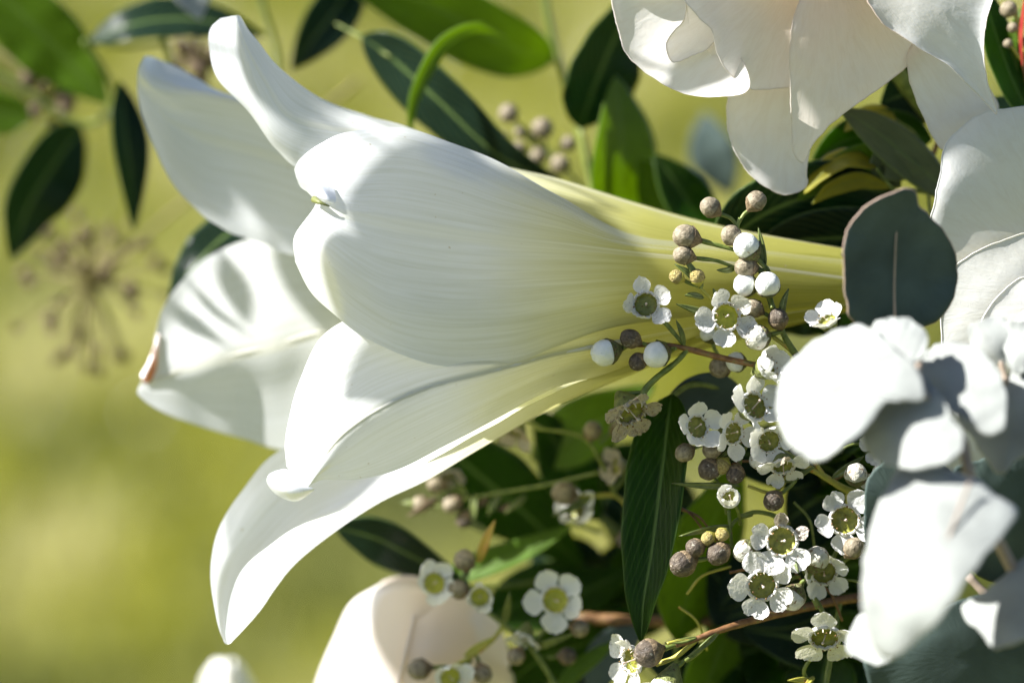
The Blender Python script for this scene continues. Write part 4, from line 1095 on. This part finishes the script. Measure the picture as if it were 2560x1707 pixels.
FILL = ['shaded dark leaves behind the dense white waxflower cluster', 'shaded dark leaves behind the lowest hanging waxflower', 'shaded dark leaves behind the brown twig below the speckled waxflowers',
        'shaded dark leaves behind the folded pale eucalyptus leaf', 'shaded dark leaves at the foot of the glowing green leaf', 'shaded dark leaves under the end of the lily throat',
        'shaded green leaves behind the dark pointed leaf', 'shaded green leaves between the cream rose bud and the dark pointed leaf tip', 'shaded dark leaves beneath the blue grey eucalyptus']
for n_, (bx, by, bd) in enumerate([(2050,1250,-220),(2150,1500,-260),(1950,1500,-330),(2300,1100,-200),(1900,1650,-300),(2200,900,-200),(1650,1300,-560),(1500,1580,-560),(2150,1700,-200)]):
    lv, st = [], []
    root = (bx + 420, by + 330, bd - 120)
    for k in range(7):
        a = math.radians(150 + rng.uniform(-95, 95)); ln = rng.uniform(180, 300)
        sx, sy = bx + rng.uniform(-110, 110), by + rng.uniform(-110, 110); dd = bd + rng.uniform(-60, 40)
        ex, ey = sx + math.cos(a) * ln, sy + math.sin(a) * ln * .8
        lv.append(([(sx, sy, dd), ((sx + ex) / 2, (sy + ey) / 2 - 12, dd + 18), (ex, ey, dd)], rng.uniform(62, 98), dict(roll=rng.uniform(-55, 55), mat=rng.choice(['leaf', 'leaf_blue', 'leaf', 'leaf_blue']), fold=.12)))
        st.append(([(sx, sy, dd), ((sx + bx) / 2 + 20, (sy + by) / 2 + 20, bd - 50), (bx + 60, by + 50, bd - 70)], (5, 6)))
    st.append(([(bx + 55, by + 45, bd - 70), (bx + 200, by + 170, bd - 90), root], (7, 10)))
    branch(FILL[n_], root, lv, st, group='shaded filler foliage')

# ------------------------------------------------------------------ dry seed heads far behind
def seedhead(label, c, stalk, rad, n, seed, ball=12):
    t = thing('dry_seed_head', label, 'seed head', P(*stalk[-1]), 'dry seed heads')
    r = random.Random(seed)
    tube('stalk', [c] + stalk, (6, 9), M['dry_stalk'], t)
    for i in range(n):
        a = r.uniform(0, 6.283); e = r.uniform(-.9, 1.0); q = rad * r.uniform(.55, 1.0)
        k = math.sqrt(max(.05, 1 - e * e))
        p = (c[0] + q * math.cos(a) * k, c[1] + q * math.sin(a) * k, c[2] + q * e)
        tube('ray', [c, ((c[0] + p[0]) / 2, (c[1] + p[1]) / 2 - q * .06, (c[2] + p[2]) / 2), p], (4.5, 4), M['dry_stalk'], t, n=6, sides=5)
        dv = Vector((p[0] - c[0], -(p[1] - c[1]), p[2] - c[2])).normalized()
        sc = ball * S * r.uniform(.8, 1.3)
        put(BUD['tan'][i % 3] if False else SEED, t, Matrix.Translation(P(*p) - P(*stalk[-1])) @ frame(dv) @ Matrix.Diagonal((sc, sc, sc * 1.2, 1)))
SEED = bud_mesh('seed_cluster', M['dry'], 9)
seedhead('large dry brown umbel blurred over the lawn beside the lily mouth', (232, 715, -1450), [(330,620,-1480),(470,500,-1500),(700,360,-1550),(900,200,-1600)], 225, 50, 3, 16)
seedhead('dry brown seed cluster above the lily between leaf stems', (490, 150, -1100), [(470,60,-1120),(450,-60,-1150),(430,-160,-1180)], 60, 12, 5, 18)
seedhead('dry brown seed cluster beside the hanging blue green leaf', (112, 250, -1100), [(60,180,-1120),(-20,120,-1150),(-120,60,-1180)], 75, 13, 6, 20)
bs = thing('berry_spray', 'blurred spray of small brown buds above the lily throat', 'bud spray', P(1480, 500, -640))
tube('stalk', [(1480,500,-640),(1430,440,-640),(1370,380,-640),(1310,320,-640)], (5, 4), M['stem'], bs)
for (bx, by, br) in [(1272,284,27),(1356,322,30),(1252,352,26),(1296,372,22),(1345,392,24),(1400,412,28),(1420,360,22),(1300,330,16)]:
    tube('pedicel', [(bx, by, -635), ((bx + 1370) / 2, (by + 390) / 2, -640), (1372,384,-640)], (4, 4), M['stem'], bs, n=8)
    sc = br * S
    put(BUD['tan'][bx % 3], bs, Matrix.Translation(P(bx, by, -632) - P(1480, 500, -640)) @ frame((-.3, .5, .6)) @ Matrix.Diagonal((sc, sc, sc, 1)))

# ------------------------------------------------------------------ added leafy spray, out of view overhead: leaves placed to shade lily and rose
over = thing('leafy_branch', 'added leafy branch out of view above the lily mouth, placed to cast shadows on petals', 'foliage', P(-2600, -2300, 500))
def unP(w):
    v = w - CAM
    z = v.dot(FWD)
    return (1280 + v.dot(RIGHT) / z * DIST / S, 853.5 - v.dot(UP) / z * DIST / S, (DIST - z) / S)
def caster(path, hw, k):
    k *= 1.8
    q = [unP(P(*p) + TO_SUN * (k * S)) for p in path]
    leaf('leaf', q, hw * DIST / (DIST - q[1][2] * S), M['leaf'], over, roll=rng.uniform(-12, 12), fold=.1, shape=.9, V=SUN_CAM)
    tube('stem', [q[0], tuple(np.array(q[0]) + np.array([-120, -90, -40])), (-2600 + rng.uniform(-60, 60), -2300 + rng.uniform(-60, 60), 500)], (5, 8), M['stem'], over)
caster([(1130,330,130),(1100,450,240),(1120,620,300),(1150,780,335),(1150,930,310)], 84, 1500)
caster([(1400,440,150),(1370,540,220),(1350,700,290),(1350,900,260)], 100, 2000)
caster([(1230,560,270),(1215,680,320),(1210,820,320),(1215,940,300)], 62, 2300)
caster([(1330,900,250),(1240,980,265),(1140,1060,280),(1010,1130,290)], 60, 2000)
caster([(1560,640,190),(1480,740,230),(1380,860,250),(1300,960,240)], 80, 2600)
caster([(345,190,-180),(385,330,-215),(430,450,-215),(500,580,-200)], 46, 1700)
caster([(690,230,-150),(680,360,-205),(705,500,-225),(740,640,-210)], 70, 1700)
caster([(405,735,-350),(490,815,-340),(610,900,-310)], 24, 1500)
caster([(455,690,-370),(540,780,-340),(640,850,-310)], 13, 1500)
caster([(540,620,-390),(590,720,-360),(640,830,-320)], 26, 1700)
caster([(990,1110,-120),(860,1190,-135),(740,1240,-130),(620,1300,-95),(560,1370,-60)], 100, 2300)
caster([(606,62,115),(645,180,130),(722,285,133),(830,352,118)], 30, 1800)
caster([(1720,-20,240),(1850,60,262),(2000,130,265),(2200,200,240)], 60, 1700)
caster([(1860,400,120),(1960,320,150),(2100,180,240),(2260,100,280)], 50, 1700)

# ------------------------------------------------------------------ small things round the blush rose
branch('round blue green eucalyptus leaf blurred far behind the blush rose', (1840, 520, -1000), [
  ([(1830,490,-1000),(1800,420,-990),(1775,360,-990),(1760,280,-1000)], 60, dict(roll=15, mat='euc_dark', shape=1.05))], [([(1830,490,-1000),(1860,560,-1000),(1900,700,-1000)], (6, 7))], 'eucalyptus_sprig', 'eucalyptus', None)
branch('yellow sunlit leaf tips peeping out below the blush rose', (2300, 560, -60), [
  ([(2190,420,-50),(2120,400,-40),(2060,430,-36),(2010,485,-40)], 26, dict(roll=-50, mat='yellow_leaf', fold=.2)),
  ([(2230,470,-60),(2150,450,-50),(2080,470,-44),(2030,510,-46)], 22, dict(roll=30, mat='yellow_leaf', fold=.2)),
  ([(2240,300,-120),(2200,290,-110),(2150,300,-105),(2110,330,-105)], 26, dict(roll=-45, mat='yellow_leaf', fold=.2))],
  [([(2190,420,-50),(2240,480,-60),(2330,560,-90)], (5, 6)), ([(2230,470,-60),(2280,520,-70)], (4, 5)), ([(2240,300,-120),(2300,360,-120),(2330,560,-95)], (4, 5))])
rs = thing('berry_spray', 'small tan bud and red shoot in the corner beyond the blush rose', 'bud spray', P(2600, 260, -40))
tube('stalk', [(2600,260,-40),(2570,160,-30),(2545,80,-25),(2540,30,-20)], (6, 5), M['stem_lit'], rs)
leaf('shoot', [(2556,170,-20),(2552,100,-5),(2556,40,5),(2562,-10,10)], 5, M['red_shoot'], rs, roll=20)
for bx, by, br in ((2522,24,22), (2532,70,14), (2520,110,12)):
    put(BUD['tan'][br % 3], rs, Matrix.Translation(P(bx, by, -16) - P(2600, 260, -40)) @ frame((-.4, .6, .5)) @ Matrix.Diagonal((br * S, br * S, br * S, 1)))
    tube('pedicel', [(bx, by, -18), (bx + 14, by + 14, -22), (2552, by + 40, -26)], (4, 4), M['stem_lit'], rs, n=8)
